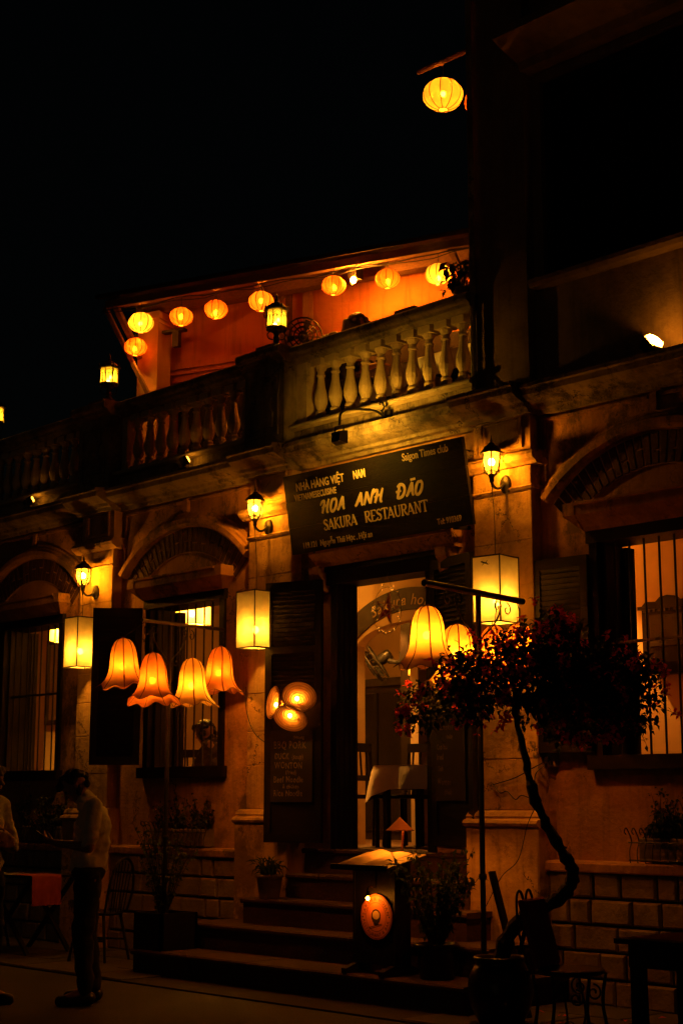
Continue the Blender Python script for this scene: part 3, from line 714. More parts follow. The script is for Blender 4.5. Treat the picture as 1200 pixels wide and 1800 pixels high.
q = MB(); q.beam((0,-.111,.305),(-.045,-.111,.28),.009,.002,up=(0,1,0)); q.beam((0,-.112,.305),(-.07,-.112,.26),.006,.002,up=(0,1,0)); q.build('hands', BLACKPL, ck)
for k in range(9): MB().box(-.15+.035*k, -.135+.035*k, -.118, -.112, .44, .458).build('dentil', DIAL, ck)
# framed mirror seen through the far window
mr = thing('framed_mirror', 'tall dark framed mirror on the wall behind the far barred window', 'mirror', (-9.2, 1.9, 2.40))
q = MB()
for a in ((-.22,-.17,0,1.1),(.17,.22,0,1.1)): q.box(a[0],a[1],-.03,.02,a[2],a[3])
q.box(-.17,.17,-.03,.02,0,.06); q.box(-.17,.17,-.03,.02,1.04,1.1); q.build('frame', INDARK, mr)
q = MB(); q.box(-.17,.17,-.012,.0,.06,1.04); q.build('glass', mat('mirror_glass', (.5,.42,.28), (.45,.37,.24), 4, .15, metal=.8), mr)
q = MB(); q.box(-9.5,-8.9,1.925,2.0,FZ,3.77); q.build('room_pier', INWALL, H)

# ================================================================== lamps
def bulb(parent, c, r, m, socket=True, mt=None):
    b = MB(); b.lathe([(max(1e-5, r*math.sin(PI*i/6)), -r*1.15*math.cos(PI*i/6)) for i in range(7)], c, 10)
    o = b.build('bulb', m, parent, True)
    if socket: MB().lathe([(.013,0),(.013,.05),(.006,.06)], (c[0],c[1],c[2]+r*1.1), 8).build('lamp_holder', BLACKPL, parent)
    return o
def wall_lantern(loc, label):
    t = thing('wall_lantern', label, 'lantern', loc, group='black carriage lamps on the pillars')
    q = MB(); q.lathe([(.055,0),(.055,.012),(.045,.025),(.02,.035)], n=18, M=Matrix.Diagonal((1,1,1.35,1)) @ Matrix.Rotation(R_(90),4,'X')); q.build('backplate', IRON, t)
    q = MB(); q.tube(curve([(0,-.03,0),(0,-.07,-.035),(0,-.12,-.045),(0,-.16,-.02),(0,-.17,.01)],4), .011, 7); q.tube([(0,-.17,-.045),(0,-.17,.0)], [.006,.014], 7); q.build('arm', IRON, t)
    c = (0,-.17,0); n = 6; pr_ = [(.034,.055),(.055,.085),(.068,.14),(.072,.18),(.07,.225)]
    MB().lathe(pr_, c, n, caps=False, rot=R_(10)).build('glass', F_AMBER, t)
    for k in range(n):
        a = 2*PI*k/n+R_(10)
        MB().tube([(r*1.03*math.cos(a), -.17+r*1.03*math.sin(a), z) for r, z in pr_], .0065, 5).build('rib', IRON, t)
    q = MB(); q.lathe([(.012,-.01),(.02,.005),(.02,.03),(.034,.055),(.03,.056)], c, 12); q.build('cup', IRON, t)
    q = MB()
    for k in range(n):
        a = 2*PI*k/n+R_(10); a2 = 2*PI*(k+1)/n+R_(10)
        q.tube([(.056*math.cos(a),-.17+.056*math.sin(a),.083),(.062*math.cos((a+a2)/2),-.17+.062*math.sin((a+a2)/2),.07),(.056*math.cos(a2),-.17+.056*math.sin(a2),.083)], .004, 4)
    q.build('gallery', IRON, t)
    q = MB(); q.lathe([(.074,.222),(.09,.218),(.092,.228),(.075,.245),(.055,.275),(.03,.29),(.022,.305),(.008,.312),(.012,.322),(.006,.34),(.001,.37)], c, 12, caps=True); q.build('roof', IRON, t)
    bulb(t, (0,-.17,.155), .026, B_WALL, False)
    MB().lathe([(.012,.05),(.012,.12)], c, 8).build('lamp_holder', IRON, t)
    return t
wall_lantern((.161,-.12,3.859), 'black carriage lamp on the pillar between the doorway and the clock window')
wall_lantern((-2.67,-.12,3.887), 'black carriage lamp on the pillar beside the end of the sign board')
wall_lantern((-5.399,-.12,3.558), 'black carriage lamp on the stained pillar between the two arched windows')

def box_lantern(loc, rz, label, s=.125, h=.25):
    t = thing('box_lantern', label, 'lantern', loc, rz, 'cream box lanterns hung on the pillars')
    for k in range(4):
        a = k*PI/2; q = MB(); n = 6
        vs = []; 
        for i in range(n+1):
            for j in range(n+1):
                x_ = -s+2*s*i/n; z_ = -h+2*h*j/n; b_ = -.006*math.sin(PI*i/n)*math.sin(PI*j/n)
                vs.append((x_*math.cos(a)-(-s-b_)*math.sin(a), x_*math.sin(a)+(-s-b_)*math.cos(a), z_))
        q.add(vs, [(i*(n+1)+j, (i+1)*(n+1)+j, (i+1)*(n+1)+j+1, i*(n+1)+j+1) for i in range(n) for j in range(n)])
        q.build('panel', F_BOX, t, True)
    q = MB(); r = .006
    for sx in (-1,1):
        for sy in (-1,1): q.tube([(sx*s,sy*s,-h-.006),(sx*s,sy*s,h+.006)], r, 5)
    for z in (-h,h):
        P = [(-s,-s,z),(s,-s,z),(s,s,z),(-s,s,z),(-s,-s,z)]
        for i in range(4): q.tube(P[i:i+2], r, 5)
    q.tube([(-s,0,h),(s,0,h)], r*.7, 5)
    q.build('frame', IRON, t)
    bulb(t, (.02,-.02,-.09), .03, B_BOX); MB().tube([(.02,-.02,0),(0,0,h)], .004, 5).build('cord', WIRE, t)
    return t
box_lantern((.25,-.37,2.994), R_(6), 'tall cream box lantern with a small lizard on it, beside the doorway')
box_lantern((-2.555,-.36,3.007), 0, 'tall cream box lantern half behind the open door leaf with chalk writing')
box_lantern((-5.29,-.36,3.008), R_(-2), 'tall cream box lantern beside the dark shutter of the arched window')
for i, (a, b) in enumerate((((.161,-.29,3.83),(.25,-.37,3.25)), ((-2.67,-.29,3.86),(-2.555,-.36,3.262)), ((-5.399,-.29,3.53),(-5.29,-.36,3.263)))):
    m_ = ((a[0]+b[0])/2+.01, (a[1]+b[1])/2, (a[2]+b[2])/2)
    q = MB(); q.tube(curve([a, m_, b], 5), .0035, 5)
    tag(q.build('lantern_cable', WIRE), ['thin black cable from the carriage lamp down to the lizard lantern', 'thin black cable down to the box lantern by the chalk door leaf', 'thin black cable down to the box lantern by the dark shutter'][i], 'cable', 'lantern cables')

def gecko():
    t = thing('gecko', 'small dark lizard clinging to the cream box lantern', 'lizard', (.255,-.5,3.19), 0)
    q = MB(); q.tube(curve([(-.035,0,.012),(-.02,0,.008),(0,0,.0),(.02,0,-.004),(.035,0,-.014),(.05,0,-.012)],4), [.004,.005,.006,.006,.0055,.006,.006,.006,.006,.006,.0055,.005,.004,.0035,.003,.0025,.002,.0018,.0015,.0012,.001], 6)
    for x_, s, u in ((-.012,1,1),(-.012,-1,1),(.018,1,-1),(.018,-1,-1)):
        q.tube([(x_,0,0),(x_-.004*u,0,s*.012),(x_-.012*u,0,s*.016)], [.0025,.002,.0015], 5)
    q.build('body', mat('lizard_skin', (.05,.03,.018), (.03,.018,.01), 40, .6), t, True)
gecko()

# ------------------------------------------------------------------ silk bell lanterns on iron stands
def bell(loc, label, mt, tilt=(0,0), rz=0., s=1., seam=True, bz=-.22, bm_=None, group=None):
    t = thing('bell_lantern', label, 'lantern', loc, 0, group, rot=(tilt[0], tilt[1], rz))
    n = 8; prof_ = [(.022,0),(.05,-.01),(.076,-.035),(.097,-.08),(.109,-.135),(.115,-.195),(.121,-.25),(.134,-.30),(.158,-.345),(.190,-.38),(.226,-.405)]
    P = [(r*s, z*s) for r, z in prof_]
    def rf(r, z, a, tt):
        ph = math.cos(n*a); d = tt*tt
        if tt > .95: return r*(1+.06*ph), z-.016*s*ph+.012*s*math.sin(3*a)
        return r*(1+.028*ph*(.35+tt)), z-.01*s*ph*max(0, tt-.6)
    MB().lathe(P, n=64, rfun=rf, caps=False).build('shade', mt, t, True)
    for k in range(n):
        a = 2*PI*k/n
        pts = [Vector((rf(r, z, a, i/(len(P)-1))[0]*1.012*math.cos(a), rf(r, z, a, i/(len(P)-1))[0]*1.012*math.sin(a), rf(r, z, a, i/(len(P)-1))[1])) for i, (r, z) in enumerate(P)]
        MB().tube(curve(pts, 2), .0055*s if (seam and k == 0) else .0032*s, 5).build('rib', HATSTRAW if not (seam and k == 0) else REDCLOTH, t)
    q = MB(); pts = []
    for i in range(97):
        a = 2*PI*i/96; r, z = rf(P[-1][0], P[-1][1], a, 1.); pts.append((r*math.cos(a), r*math.sin(a), z))
    q.tube(pts, .0025*s, 4, False); q.build('hem', HATSTRAW, t)
    q = MB(); q.lathe([(.024*s,-.004),(.022*s,.006),(.008*s,.012)], n=10); q.build('cap', REDCLOTH, t)
    bulb(t, (.012*s,-.01*s,bz*s), .027, bm_ or B_BELL); MB().tube([(.012*s,-.01*s,bz*s+.06),(0,0,.01)], .004, 5).build('cord', WIRE, t)
    return t
GB = 'silk bell lanterns hanging from the iron stands'
sR = math.atan2(-.726, .687)
def bells(items, bz, xa, ya):
    for (loc, label, k, tx, ty, rz, sm) in items:
        bell(loc, label, F_BELLS[k], (tx, ty), rz, 1.0, sm, bz=rnd.uniform(-.25,-.16), group=GB)
camdir = lambda p: math.atan2(CAM.y-p[1], CAM.x-p[0])
LB = [((-2.984,-1.480,2.797), 'amber bell lantern hanging in front of the dark window shutter', 1, .05, .03, None, True),
      ((-2.684,-1.380,2.656), 'dull amber bell lantern, lowest of the four beside the window, no seam', 0, -.02, -.12, .3, False),
      ((-2.924,-0.780,2.667), 'bright golden bell lantern in front of the barred window', 2, .02, .02, .1, True),
      ((-3.086,-0.330,2.810), 'narrow orange bell lantern in front of the wall between window and pillar', 0, -.03, .0, .2, True)]
for loc, lab, k, tx, ty, rz, sm in LB:
    bell(loc, lab, F_BELLS[k], (tx, ty), camdir(loc)+(rz or 0), 1.0, sm, bz=-.24, group=GB)
RB = [((.696,-1.60,2.728), 'golden bell lantern in front of the doorway, nearest to the street', 2, .03, .06, .12, True),
      ((.651,-1.25,2.631), 'golden bell lantern half hidden by bougainvillea in front of the louvred leaf', 2, 0, 0, .1, True),
      ((.643,-.85,2.655), 'amber bell lantern mostly hidden by flowers under the lizard lantern', 0, 0, 0, .2, True),
      ((.665,-.60,2.693), 'amber bell lantern peeking over the flowers against the pillar', 1, 0, 0, .3, True)]
for loc, lab, k, tx, ty, rz, sm in RB:
    bell(loc, lab, F_BELLS[k], (tx, ty), camdir(loc)+rz, 1.0, sm, bz=-.20, bm_=B_BELLR, group=GB)
def scroll(c, r0, turns, a0, right, sgn=1, n=18):
    """flat iron spiral in the plane of (right, up)"""
    out = []; right = Vector(right)
    for i in range(n+1):
        t = i/n; r = r0*(1-.8*t); a = a0+sgn*2*PI*turns*t
        out.append(Vector(c)+right*(r*math.cos(a))+Vector((0,0,r*math.sin(a))))
    return out
def lamp_stand(label, foot, e0, e1, bells_, rb, zfoot=0., zpole=None):
    t = thing('lantern_stand', label, 'lamp stand', (0,0,0)); t.location = (foot[0], foot[1], zfoot)
    o = Vector((foot[0], foot[1], zfoot)); L = lambda p: Vector(p)-o
    zt = e0[2]+(e1[2]-e0[2])*((foot[1]-e0[1])/(e1[1]-e0[1]))
    q = MB(); q.tube([(0,0,0),(0,0,zt-zfoot)], .019, 10); q.lathe([(.13,0),(.13,.015),(.05,.03),(.025,.06)], n=16); q.lathe([(.025,.9),(.03,.92),(.025,.94)], n=10); q.build('pole', IRON, t, False)
    q = MB(); q.tube([L(e0), L(e1)], rb, 10); q.build('crossbar', STEEL if rb < .02 else IRON, t)
    d = (Vector(e1)-Vector(e0)).normalized()
    for s in (-1, 1):
        q = MB(); base = Vector((0,0,zt-zfoot)); dd = d*s
        q.tube(curve([base+Vector((0,0,-.38)), base+dd*.05+Vector((0,0,-.30)), base+dd*.16+Vector((0,0,-.22)), base+dd*.24+Vector((0,0,-.12)), base+dd*.26+Vector((0,0,-.05))],5), .006, 6)
        q.tube(scroll(base+dd*.22+Vector((0,0,-.07)), .045, 1.1, 0 if s > 0 else PI, d, s), .005, 6)
        q.tube(scroll(base+dd*.33+Vector((0,0,-.08)), .05, 1.0, PI/2, d, -s), .005, 6)
        q.tube(scroll(base+dd*.10+Vector((0,0,-.33)), .035, 1.0, PI, d, s), .005, 6)
        q.build('scroll_bracket', IRON, t)
    for b in bells_:
        # nearest point on the bar
        k = max(0., min(1., (Vector(b)-Vector(e0)).dot(d)/(Vector(e1)-Vector(e0)).length)); P = Vector(e0).lerp(Vector(e1), k)
        q = MB(); q.tube([L(P)-Vector((0,0,rb*.5)), (L(P)+L(b))/2+Vector((.01,0,.0)), L(b)+Vector((0,0,.01))], .0035, 5); q.build('hanging_cord', WIRE, t)
    return t
lamp_stand('iron lamp pole with crossbar beside the barred window, rising from a planter', (-2.940,-1.02), (-2.747,-1.460,2.935), (-3.110,-0.280,2.972), [b[0] for b in LB], .016, .207)
lamp_stand('iron lamp pole with thick crossbar in front of the doorway pillar', (.672,-1.05), (.707,-1.64,2.882), (.644,-.53,2.857), [b[0] for b in RB], .024)

# ------------------------------------------------------------------ round silk lanterns
def globe(loc, d, label, kind, hang, bz=-.03, group='round silk lanterns'):
    t = thing('round_lantern', label, 'lantern', loc, rnd.uniform(0, .6), group)
    n = 10; r0 = d/2; sq = .80; P = []
    for i in range(15):
        a = R_(14)+(PI-R_(28))*i/14; P.append((r0*math.sin(a), -r0*sq*math.cos(a)))
    rf = lambda r, z, a, tt: (r*(1-.055*abs(math.cos(n*a/2))**4*math.sin(PI*min(1,max(0,tt)))), z)
    MB().lathe(P, n=60, rfun=rf, caps=False).build('shade', F_ROUND[kind], t, True)
    for k in range(n):
        a = 2*PI*k/n
        pts = [(rf(r,z,a,i/14)[0]*1.006*math.cos(a), rf(r,z,a,i/14)[0]*1.006*math.sin(a), z) for i, (r, z) in enumerate(P)]
        MB().tube(pts, .0042, 5).build('rib', HATSTRAW, t)
    q = MB()
    for z, r in ((P[0][1], P[0][0]), (P[-1][1], P[-1][0])): q.tube([(r*math.cos(2*PI*i/24), r*math.sin(2*PI*i/24), z) for i in range(25)], .004, 5, False)
    q.build('hoop', HATSTRAW, t)
    bulb(t, (.01,-.015,bz), .024, B_ROUND)
    q = MB(); q.tube([(.01,-.015,bz+.07),(0,0,P[-1][1]),(.004,0,(P[-1][1]+hang)/2),(0,0,hang)], .003, 5)
    for k in range(3): q.tube([(P[-1][0]*math.cos(2.1*k),P[-1][0]*math.sin(2.1*k),P[-1][1]),(0,0,P[-1][1]+.05)], .0018, 4)
    q.build('cord', WIRE, t)
    return t
RL = [((-5.21,.22,6.50), .275, 'pale yellow round lantern at the outer corner of the terrace', 'y', .22),
      ((-5.37,.27,6.275), .245, 'orange round lantern hanging below the yellow one at the terrace corner', 'o', .12),
      ((-4.75,.41,6.50), .25, 'orange round lantern just past the terrace post, first of the row', 'o', .22),
      ((-4.30,.52,6.50), .25, 'orange round lantern midway above the darker terrace wall', 'o', .22),
      ((-3.78,.70,6.50), .265, 'dim rust round lantern partly behind the gothic post lantern', 'd', .22),
      ((-2.90,.90,6.50), .245, 'orange round lantern above the seated guest with long hair', 'o', .22),
      ((-2.39,1.15,6.50), .245, 'amber round lantern beside the bare spot lamp', 'o', .22),
      ((-1.95,1.41,6.50), .26, 'yellow round lantern beside the leafy rail plant', 'y', .22),
      ((-1.114,.6,7.817), .375, 'large pale lantern alone high up beside the tall wall', 'y', .30),
      ((-.775,.78,7.69), .36, 'lantern almost hidden behind the edge of the tall wall', 'o', .45)]
for i, (loc, d, lab, k, hg) in enumerate(RL): globe(loc, d, lab, k, hg, bz=rnd.uniform(-.05,.0))
ob = thing('lantern_outrigger', 'dark timber pole carrying the lone lantern beside the tall wall', 'pole', (-.23,.6,8.12))
q = MB(); q.tube([(0,0,0),(-.55,-.02,.01),(-1.15,-.05,.0)], .025, 8); q.tube([(-.9,-.04,.0),(-.88,0,-.0)], .02, 6); q.tube([(0,.0,-.35),(-.5,-.02,-.02)], .014, 6); q.build('pole', OLDWOOD, ob)

# ------------------------------------------------------------------ gothic lanterns on the parapet pedestals
def post_lantern(loc, label, bs=1.):
    t = thing('post_lantern', label, 'lantern', loc, R_(8), 'gothic post lanterns on the parapet')
    q = MB(); q.lathe([(.075,0),(.075,.015),(.04,.03),(.028,.05),(.03,.10),(.022,.12),(.03,.14),(.05,.155)], n=12)
    for k in range(4):
        a = PI/4+k*PI/2; q.tube(curve([(.03*math.cos(a),.03*math.sin(a),.08),(.07*math.cos(a),.07*math.sin(a),.09),(.085*math.cos(a),.085*math.sin(a),.13),(.06*math.cos(a),.06*math.sin(a),.16)],4), .006, 5)
    q.build('stem', IRON, t)
    n = 8; r = .092; q = MB(); q.lathe([(.05,.155),(.10,.175),(.104,.19),(.09,.205),(.001,.206)], n=n, rot=PI/8); q.build('tray', IRON, t)
    z0, z1 = .205, .36
    for k in range(n):
        a = 2*PI*k/n; w_ = r*math.tan(PI/n)*.9; rc = r*.985
        e1 = Vector((-math.sin(a), math.cos(a), 0)); c = Vector((rc*math.cos(a), rc*math.sin(a), 0))
        pts = [c-e1*w_+Vector((0,0,z0)), c+e1*w_+Vector((0,0,z0)), c+e1*w_+Vector((0,0,z1)), c-e1*w_+Vector((0,0,z1))]
        MB().add(pts, [(0,1,2,3)]).build('pane', F_POST, t)
        q = MB(); c2 = c*1.03
        q.tube([c2-e1*w_*1.1+Vector((0,0,z0)), c2-e1*w_*1.1+Vector((0,0,z1))], .006, 5)
        q.tube([c2+Vector((0,0,z0)), c2+Vector((0,0,z1-.055))], .003, 4)
        for s in (-1, 1):
            q.tube([c2+e1*(s*w_)+Vector((0,0,z1-.08)), c2+e1*(s*w_*.85)+Vector((0,0,z1-.062)), c2+e1*(s*w_*.5)+Vector((0,0,z1-.05)), c2+e1*(s*w_*.15)+Vector((0,0,z1-.062)), c2+Vector((0,0,z1-.08))], .0025, 4)
            q.tube([c2+e1*(s*w_)+Vector((0,0,z1-.045)), c2+e1*(s*w_*.6)+Vector((0,0,z1-.03)), c2+Vector((0,0,z1-.012))], .0025, 4)
            q.tube([c2+e1*(s*w_*.95)+Vector((0,0,z1-.02)), c2+e1*(s*w_*.5)+Vector((0,0,z1-.008))], .003, 4)
        q.build('tracery', IRON, t)
    q = MB(); q.lathe([(.095,.355),(.115,.362),(.118,.375),(.10,.385),(.085,.405),(.055,.43),(.03,.445),(.014,.455),(.018,.47),(.008,.485),(.011,.50),(.001,.535)], n=12)
    for k in range(8):
        a = 2*PI*k/8+PI/8; q.lathe([(.007,.372),(.009,.39),(.001,.42)], (.112*math.cos(a), .112*math.sin(a), 0), 6)
    q.build('roof', IRON, t)
    bulb(t, (.035,-.02,.26), .018, B_POST, False); bulb(t, (-.035,.02,.25), .018, B_POST, False)
    return t
post_lantern((-2.66,-.06,5.60), 'gothic black lantern on the pedestal beside the sign, yellow panes lit')
post_lantern((-5.37,-.06,5.60), 'gothic black lantern on the pedestal below the terrace corner')
post_lantern((-7.66,-.06,5.60), 'gothic black lantern at the picture edge on the far parapet')

# ------------------------------------------------------------------ floodlights
def flood(loc, label, rz, tilt, bm_, s=1., yoke=True, glow=.8):
    t = thing('floodlight', label, 'floodlight', loc, 0, 'small floodlights on the ledges', rot=(0,0,rz))
    M = Matrix.Rotation(tilt, 4, 'X') @ Matrix.Diagonal((s,s,s,1)); z0 = .085*s
    Tm = Matrix.Translation((0,0,z0)) @ M      # lamp faces local -y before the tilt
    q = MB(); q.add([(-.075,-.03,-.05),(.075,-.03,-.05),(.075,-.03,.05),(-.075,-.03,.05),(-.05,.05,-.035),(.05,.05,-.035),(.05,.05,.035),(-.05,.05,.035)], [(5,4,7,6),(0,4,5,1),(1,5,6,2),(2,6,7,3),(3,7,4,0)])
    for a in ((-.082,-.07,-.057,.057),(.07,.082,-.057,.057),(-.07,.07,-.057,-.047),(-.07,.07,.047,.057)): q.box(a[0],a[1],-.04,-.025,a[2],a[3])
    q.v = [tuple(Tm @ Vector(p)) for p in q.v]; q.build('housing', IRON, t)
    q = MB(); q.box(-.03,.03,-.058,-.048,-.012,.012); q.v = [tuple(Tm @ Vector(p)) for p in q.v]; q.build('lamp_tube', bm_, t)
    q = MB(); q.add([(-.068,-.041,-.045),(.068,-.041,-.045),(.068,-.041,.045),(-.068,-.041,.045),(-.055,-.075,-.035),(.055,-.075,-.035),(.055,-.075,.035),(-.055,-.075,.035)], [(4,5,6,7),(0,1,5,4),(1,2,6,5),(2,3,7,6),(3,0,4,7)]); q.v = [tuple(Tm @ Vector(p)) for p in q.v]; q.build('glass', F_FLOODGL, t)
    if yoke:
        q = MB()
        for sx in (-1,1): q.beam((sx*.088*s,0,z0), (sx*.06*s,.01,.0), .006, .02)
        q.box(-.065*s,.065*s,-.02,.03,-.001,.008); q.build('yoke', IRON, t)
    return t
F_FLOODGL = fabric('flood_glass', (.95,.9,.75), .12, 0, transl=.85)
flood((1.535,-.10,4.60), 'lit floodlight on the cornice ledge washing the tall wall', R_(92), R_(-40), B_FLOOD, 1.0)
flood((-3.83,-.24,4.60), 'small dark floodlight under the balusters between the two pedestals', R_(165), R_(-30), B_UP, .8)
flood((-6.60,-.24,4.60), 'small dark floodlight under the far balusters', R_(165), R_(-30), B_UP, .8)

# lamp on a bracket in front of the sign
sl = thing('sign_lamp', 'black lamp on a curved iron arm above the sign board', 'lamp', (-1.18,-.07,4.69))
q = MB(); q.box(-.05,.05,-.03,.0,-.13,.02); q.tube(curve([(.0,-.02,-.05),(.0,-.15,-.005),(0,-.32,-.02),(0,-.48,-.05),(0,-.56,-.10),(0,-.575,-.20)],6), .011, 7); q.build('arm', IRON, sl)
q = MB(); q.tube(scroll((.03,-.12,.05), .05, .8, -PI/2, (0,1,0)), .008, 6); q.tube(scroll((.03,-.06,.08), .04, .8, PI, (1,0,0)), .007, 6); q.tube([(0,-.06,.0),(.03,-.12,.0)], .007, 6); q.build('scroll', IRON, sl)
q = MB(); q.tube([(-.05,-.575,-.27),(-.05,-.575,-.21),(.05,-.575,-.21),(.05,-.575,-.27)], .006, 6); q.build('hanger', IRON, sl)
q = MB(); q.add([(-.07,-.545,-.36),(.07,-.545,-.36),(.07,-.545,-.25),(-.07,-.545,-.25),(-.05,-.62,-.345),(.05,-.62,-.345),(.05,-.62,-.265),(-.05,-.62,-.265)], [(4,5,6,7),(0,1,5,4),(1,2,6,5),(2,3,7,6),(3,0,4,7)]); q.build('housing', IRON, sl)
q = MB(); q.box(-.035,.035,-.585,-.572,-.318,-.292); q.build('lamp_tube', B_SIGN, sl)
q = MB(); q.tube(curve([(.0,-.02,-.06),(-.4,-.02,-.11),(-1.0,-.015,-.13),(-1.25,-.012,-.10)],5), .006, 5); q.build('cable', WIRE, sl)

# bare spot under the terrace eave
sp = thing('spot_lamp', 'bare bulb spot lamp under the terrace eave between round lanterns', 'lamp', T(2.99,.06,6.72))
q = MB(); q.box(-.06,.06,-.05,.05,-.13,-.0); q.lathe([(.02,-.2),(.024,-.17),(.02,-.13)], (.0,-.05,0), 8); q.build('housing', IRON, sp)
bulb(sp, (.035,-.06,-.155), .028, B_SPOT, False)

# ================================================================== sign board
SG = thing('sign_board', 'dark varnished wooden sign board with cream lettering leaning over the doorway', 'sign', (-2.257,-.20,3.572))
sg_up = Vector((0,-.12,.69)).normalized(); SH = .70; SW = 2.14
SM = facemat((0,0,0), (1,0,0), sg_up)
q = MB()
for k in range(3):
    b = MB(); b.box(0, SW, k*SH/3+(.0015 if k else 0), (k+1)*SH/3-(.0015 if k < 2 else 0), -.03, 0)
    b.v = [tuple(SM @ Vector(p)) for p in b.v]; b.build('plank', SIGNWOOD, SG)
b = MB()
for xx in (.25, 1.9): b.box(xx, xx+.06, .03, SH-.03, -.055, -.031)
b.v = [tuple(SM @ Vector(p)) for p in b.v]; b.build('batten', DARKWOOD, SG)
q = MB()
for xx in (.28, 1.93):
    q.tube([SM @ Vector((xx,SH-.04,-.04)), (xx,.20,.66)], .006, 5); q.beam((xx,.0,.0),(xx,.19,.02),.02,.03)
q.build('stay', IRON, SG)
def st_(u, v): return SM @ Matrix.Translation((u, v, .0012))
k_ = SH/.63
text('NHÀ HÀNG VIỆT', .098, LETTER, SG, st_(.154,.495*k_), sx=.80, space=1.02, bold=.0016)
text('NAM', .098, LETTER, SG, st_(.88,.495*k_), sx=.68, bold=.0022)
text('VIETNAMESECUISINE', .078, LETTER, SG, st_(.122,.418*k_), sx=.70, bold=.0016, space=1.06)
text('Saigon Times club', .088, LETTER, SG, st_(1.47,.548*k_), sx=.80, bold=.0012)
text('119.121  Nguyễn Thái Học . Hội an', .072, LETTER, SG, st_(.150,.036*k_), sx=.83, bold=.0012)
text('Tel: 910369', .068, LETTER, SG, st_(1.765,.039*k_), sx=.80, bold=.001)
# brush lettering of the large name (unit letters 1 high, slanted)
BR = {'H': ([[(-.12,.62,.5),(.0,.86,.9),(.2,.92,1),(.24,.75,1.1),(.16,.35,1.1),(.08,.0,.9)], [(.02,.42,.6),(.3,.52,.8),(.6,.56,.7)], [(.66,1.0,.7),(.58,.7,1.1),(.52,.3,1.1),(.54,.04,.9),(.66,.04,.5)]], .80),
      'O': ([[(.42,.92,.8),(.2,.88,1),(.06,.5,1.1),(.1,.1,1),(.3,.02,1),(.52,.3,1.1),(.58,.7,1),(.46,.94,.8),(.36,.84,.5)]], .70),
      'A': ([[(.0,.04,.8),(.14,.2,1.1),(.34,.7,1.1),(.46,.98,.9)], [(.46,.98,.9),(.5,.6,1.1),(.54,.2,1.1),(.62,.0,.8)], [(.1,.36,.6),(.36,.4,.8),(.62,.42,.6)]], .74),
      'N': ([[(.0,.0,.8),(.08,.4,1.1),(.18,.95,1)], [(.18,.95,1),(.32,.5,1.1),(.5,.04,1)], [(.5,.04,1),(.58,.5,1.1),(.7,.98,.8),(.82,1.0,.5)]], .80),
      'D': ([[(.16,.92,.9),(.1,.5,1.1),(.04,.02,1)], [(-.04,.84,.6),(.2,.98,1),(.5,.86,1.1),(.62,.5,1.1),(.46,.12,1.1),(.16,.0,.9),(-.04,.06,.6)], [(-.12,.48,.8),(.1,.5,.8),(.3,.52,.7)]], .76)}
def brush(word, u, v, h, sxx, slant=.22):
    out = []; x_ = 0
    for ch in word:
        if ch == '~': out.append([((x_-.62+.2)*h*sxx+u+slant*h*1.12, v+1.17*h, .8),((x_-.62+.6)*h*sxx+u+slant*h*1.15, v+1.19*h, .8)]); continue
        sts, w_ = BR[ch]
        for s in sts: out.append([((x_+a)*h*sxx+u+slant*b*h, v+b*h, w) for a, b, w in s])
        x_ += w_
    return out
for wd_ in (brush('HOA', .44, .283*k_, .112, 1.2), brush('ANH', .86, .283*k_, .112, 1.32), brush('DA~O', 1.36, .283*k_, .112, 1.2)):
    strokes(wd_, LETTER, SG, SM @ Matrix.Translation((0,0,.001)), .024, 'lettering')
# thin display capitals with flared serifs
TC = {'S': ([[(.44,.86,.8),(.3,1,.7),(.1,.9,1),(.1,.68,1.2),(.38,.44,1.4),(.42,.14,1),(.22,0,.8),(.04,.12,.7),(.12,.26,.6)]], .56),
      'A': ([[(.0,0,.6),(.14,.4,.6),(.28,1,.8)], [(.28,1,1),(.42,.5,1.3),(.56,0,1.2)], [(.1,.26,.6),(.46,.26,.6)], [(-.06,0,.6),(.08,0,.6)], [(.46,0,.6),(.64,0,.6)]], .68),
      'K': ([[(.1,0,1.1),(.1,1,1.1)], [(.5,1,.6),(.12,.45,.6)], [(.2,.52,.9),(.56,0,1.2)], [(.0,0,.6),(.2,0,.6)], [(.0,1,.6),(.2,1,.6)], [(.46,0,.6),(.66,0,.6)]], .66),
      'U': ([[(.1,1,1.1),(.1,.3,1.1),(.2,.04,.9),(.4,.04,.8),(.5,.3,.6),(.5,1,.6)], [(.0,1,.6),(.2,1,.6)], [(.42,1,.6),(.58,1,.6)]], .66),
      'R': ([[(.1,0,1.1),(.1,1,1.1)], [(.1,1,.6),(.4,.98,.9),(.48,.76,1.2),(.38,.54,.9),(.1,.5,.6)], [(.26,.5,.8),(.4,.2,1.2),(.6,-.04,.9)], [(.0,0,.6),(.2,0,.6)], [(.0,1,.6),(.2,1,.6)]], .62),
      'E': ([[(.1,0,1.1),(.1,1,1.1)], [(.0,1,.6),(.46,1,.7),(.48,.88,.6)], [(.1,.5,.6),(.38,.5,.6)], [(.0,0,.6),(.48,0,.7),(.52,.14,.6)]], .58),
      'T': ([[(.28,0,1.1),(.28,1,1.1)], [(.0,.84,.6),(.02,1,.7),(.54,1,.7),(.56,.84,.6)], [(.16,0,.6),(.4,0,.6)]], .58),
      'N': ([[(.1,0,.7),(.1,1,.7)], [(.1,1,1),(.54,0,1.3)], [(.54,0,.7),(.54,1,.7)], [(.0,0,.6),(.2,0,.6)], [(.0,1,.6),(.12,1,.6)], [(.44,1,.6),(.64,1,.6)]], .70)}
def caps(word, u, v, h, sxx):
    out = []; x_ = 0
    for ch in word:
        sts, w_ = TC[ch]
        for s in sts: out.append([((x_+a)*h*sxx+u, v+b*h, w) for a, b, w in s])
        x_ += w_
    return out
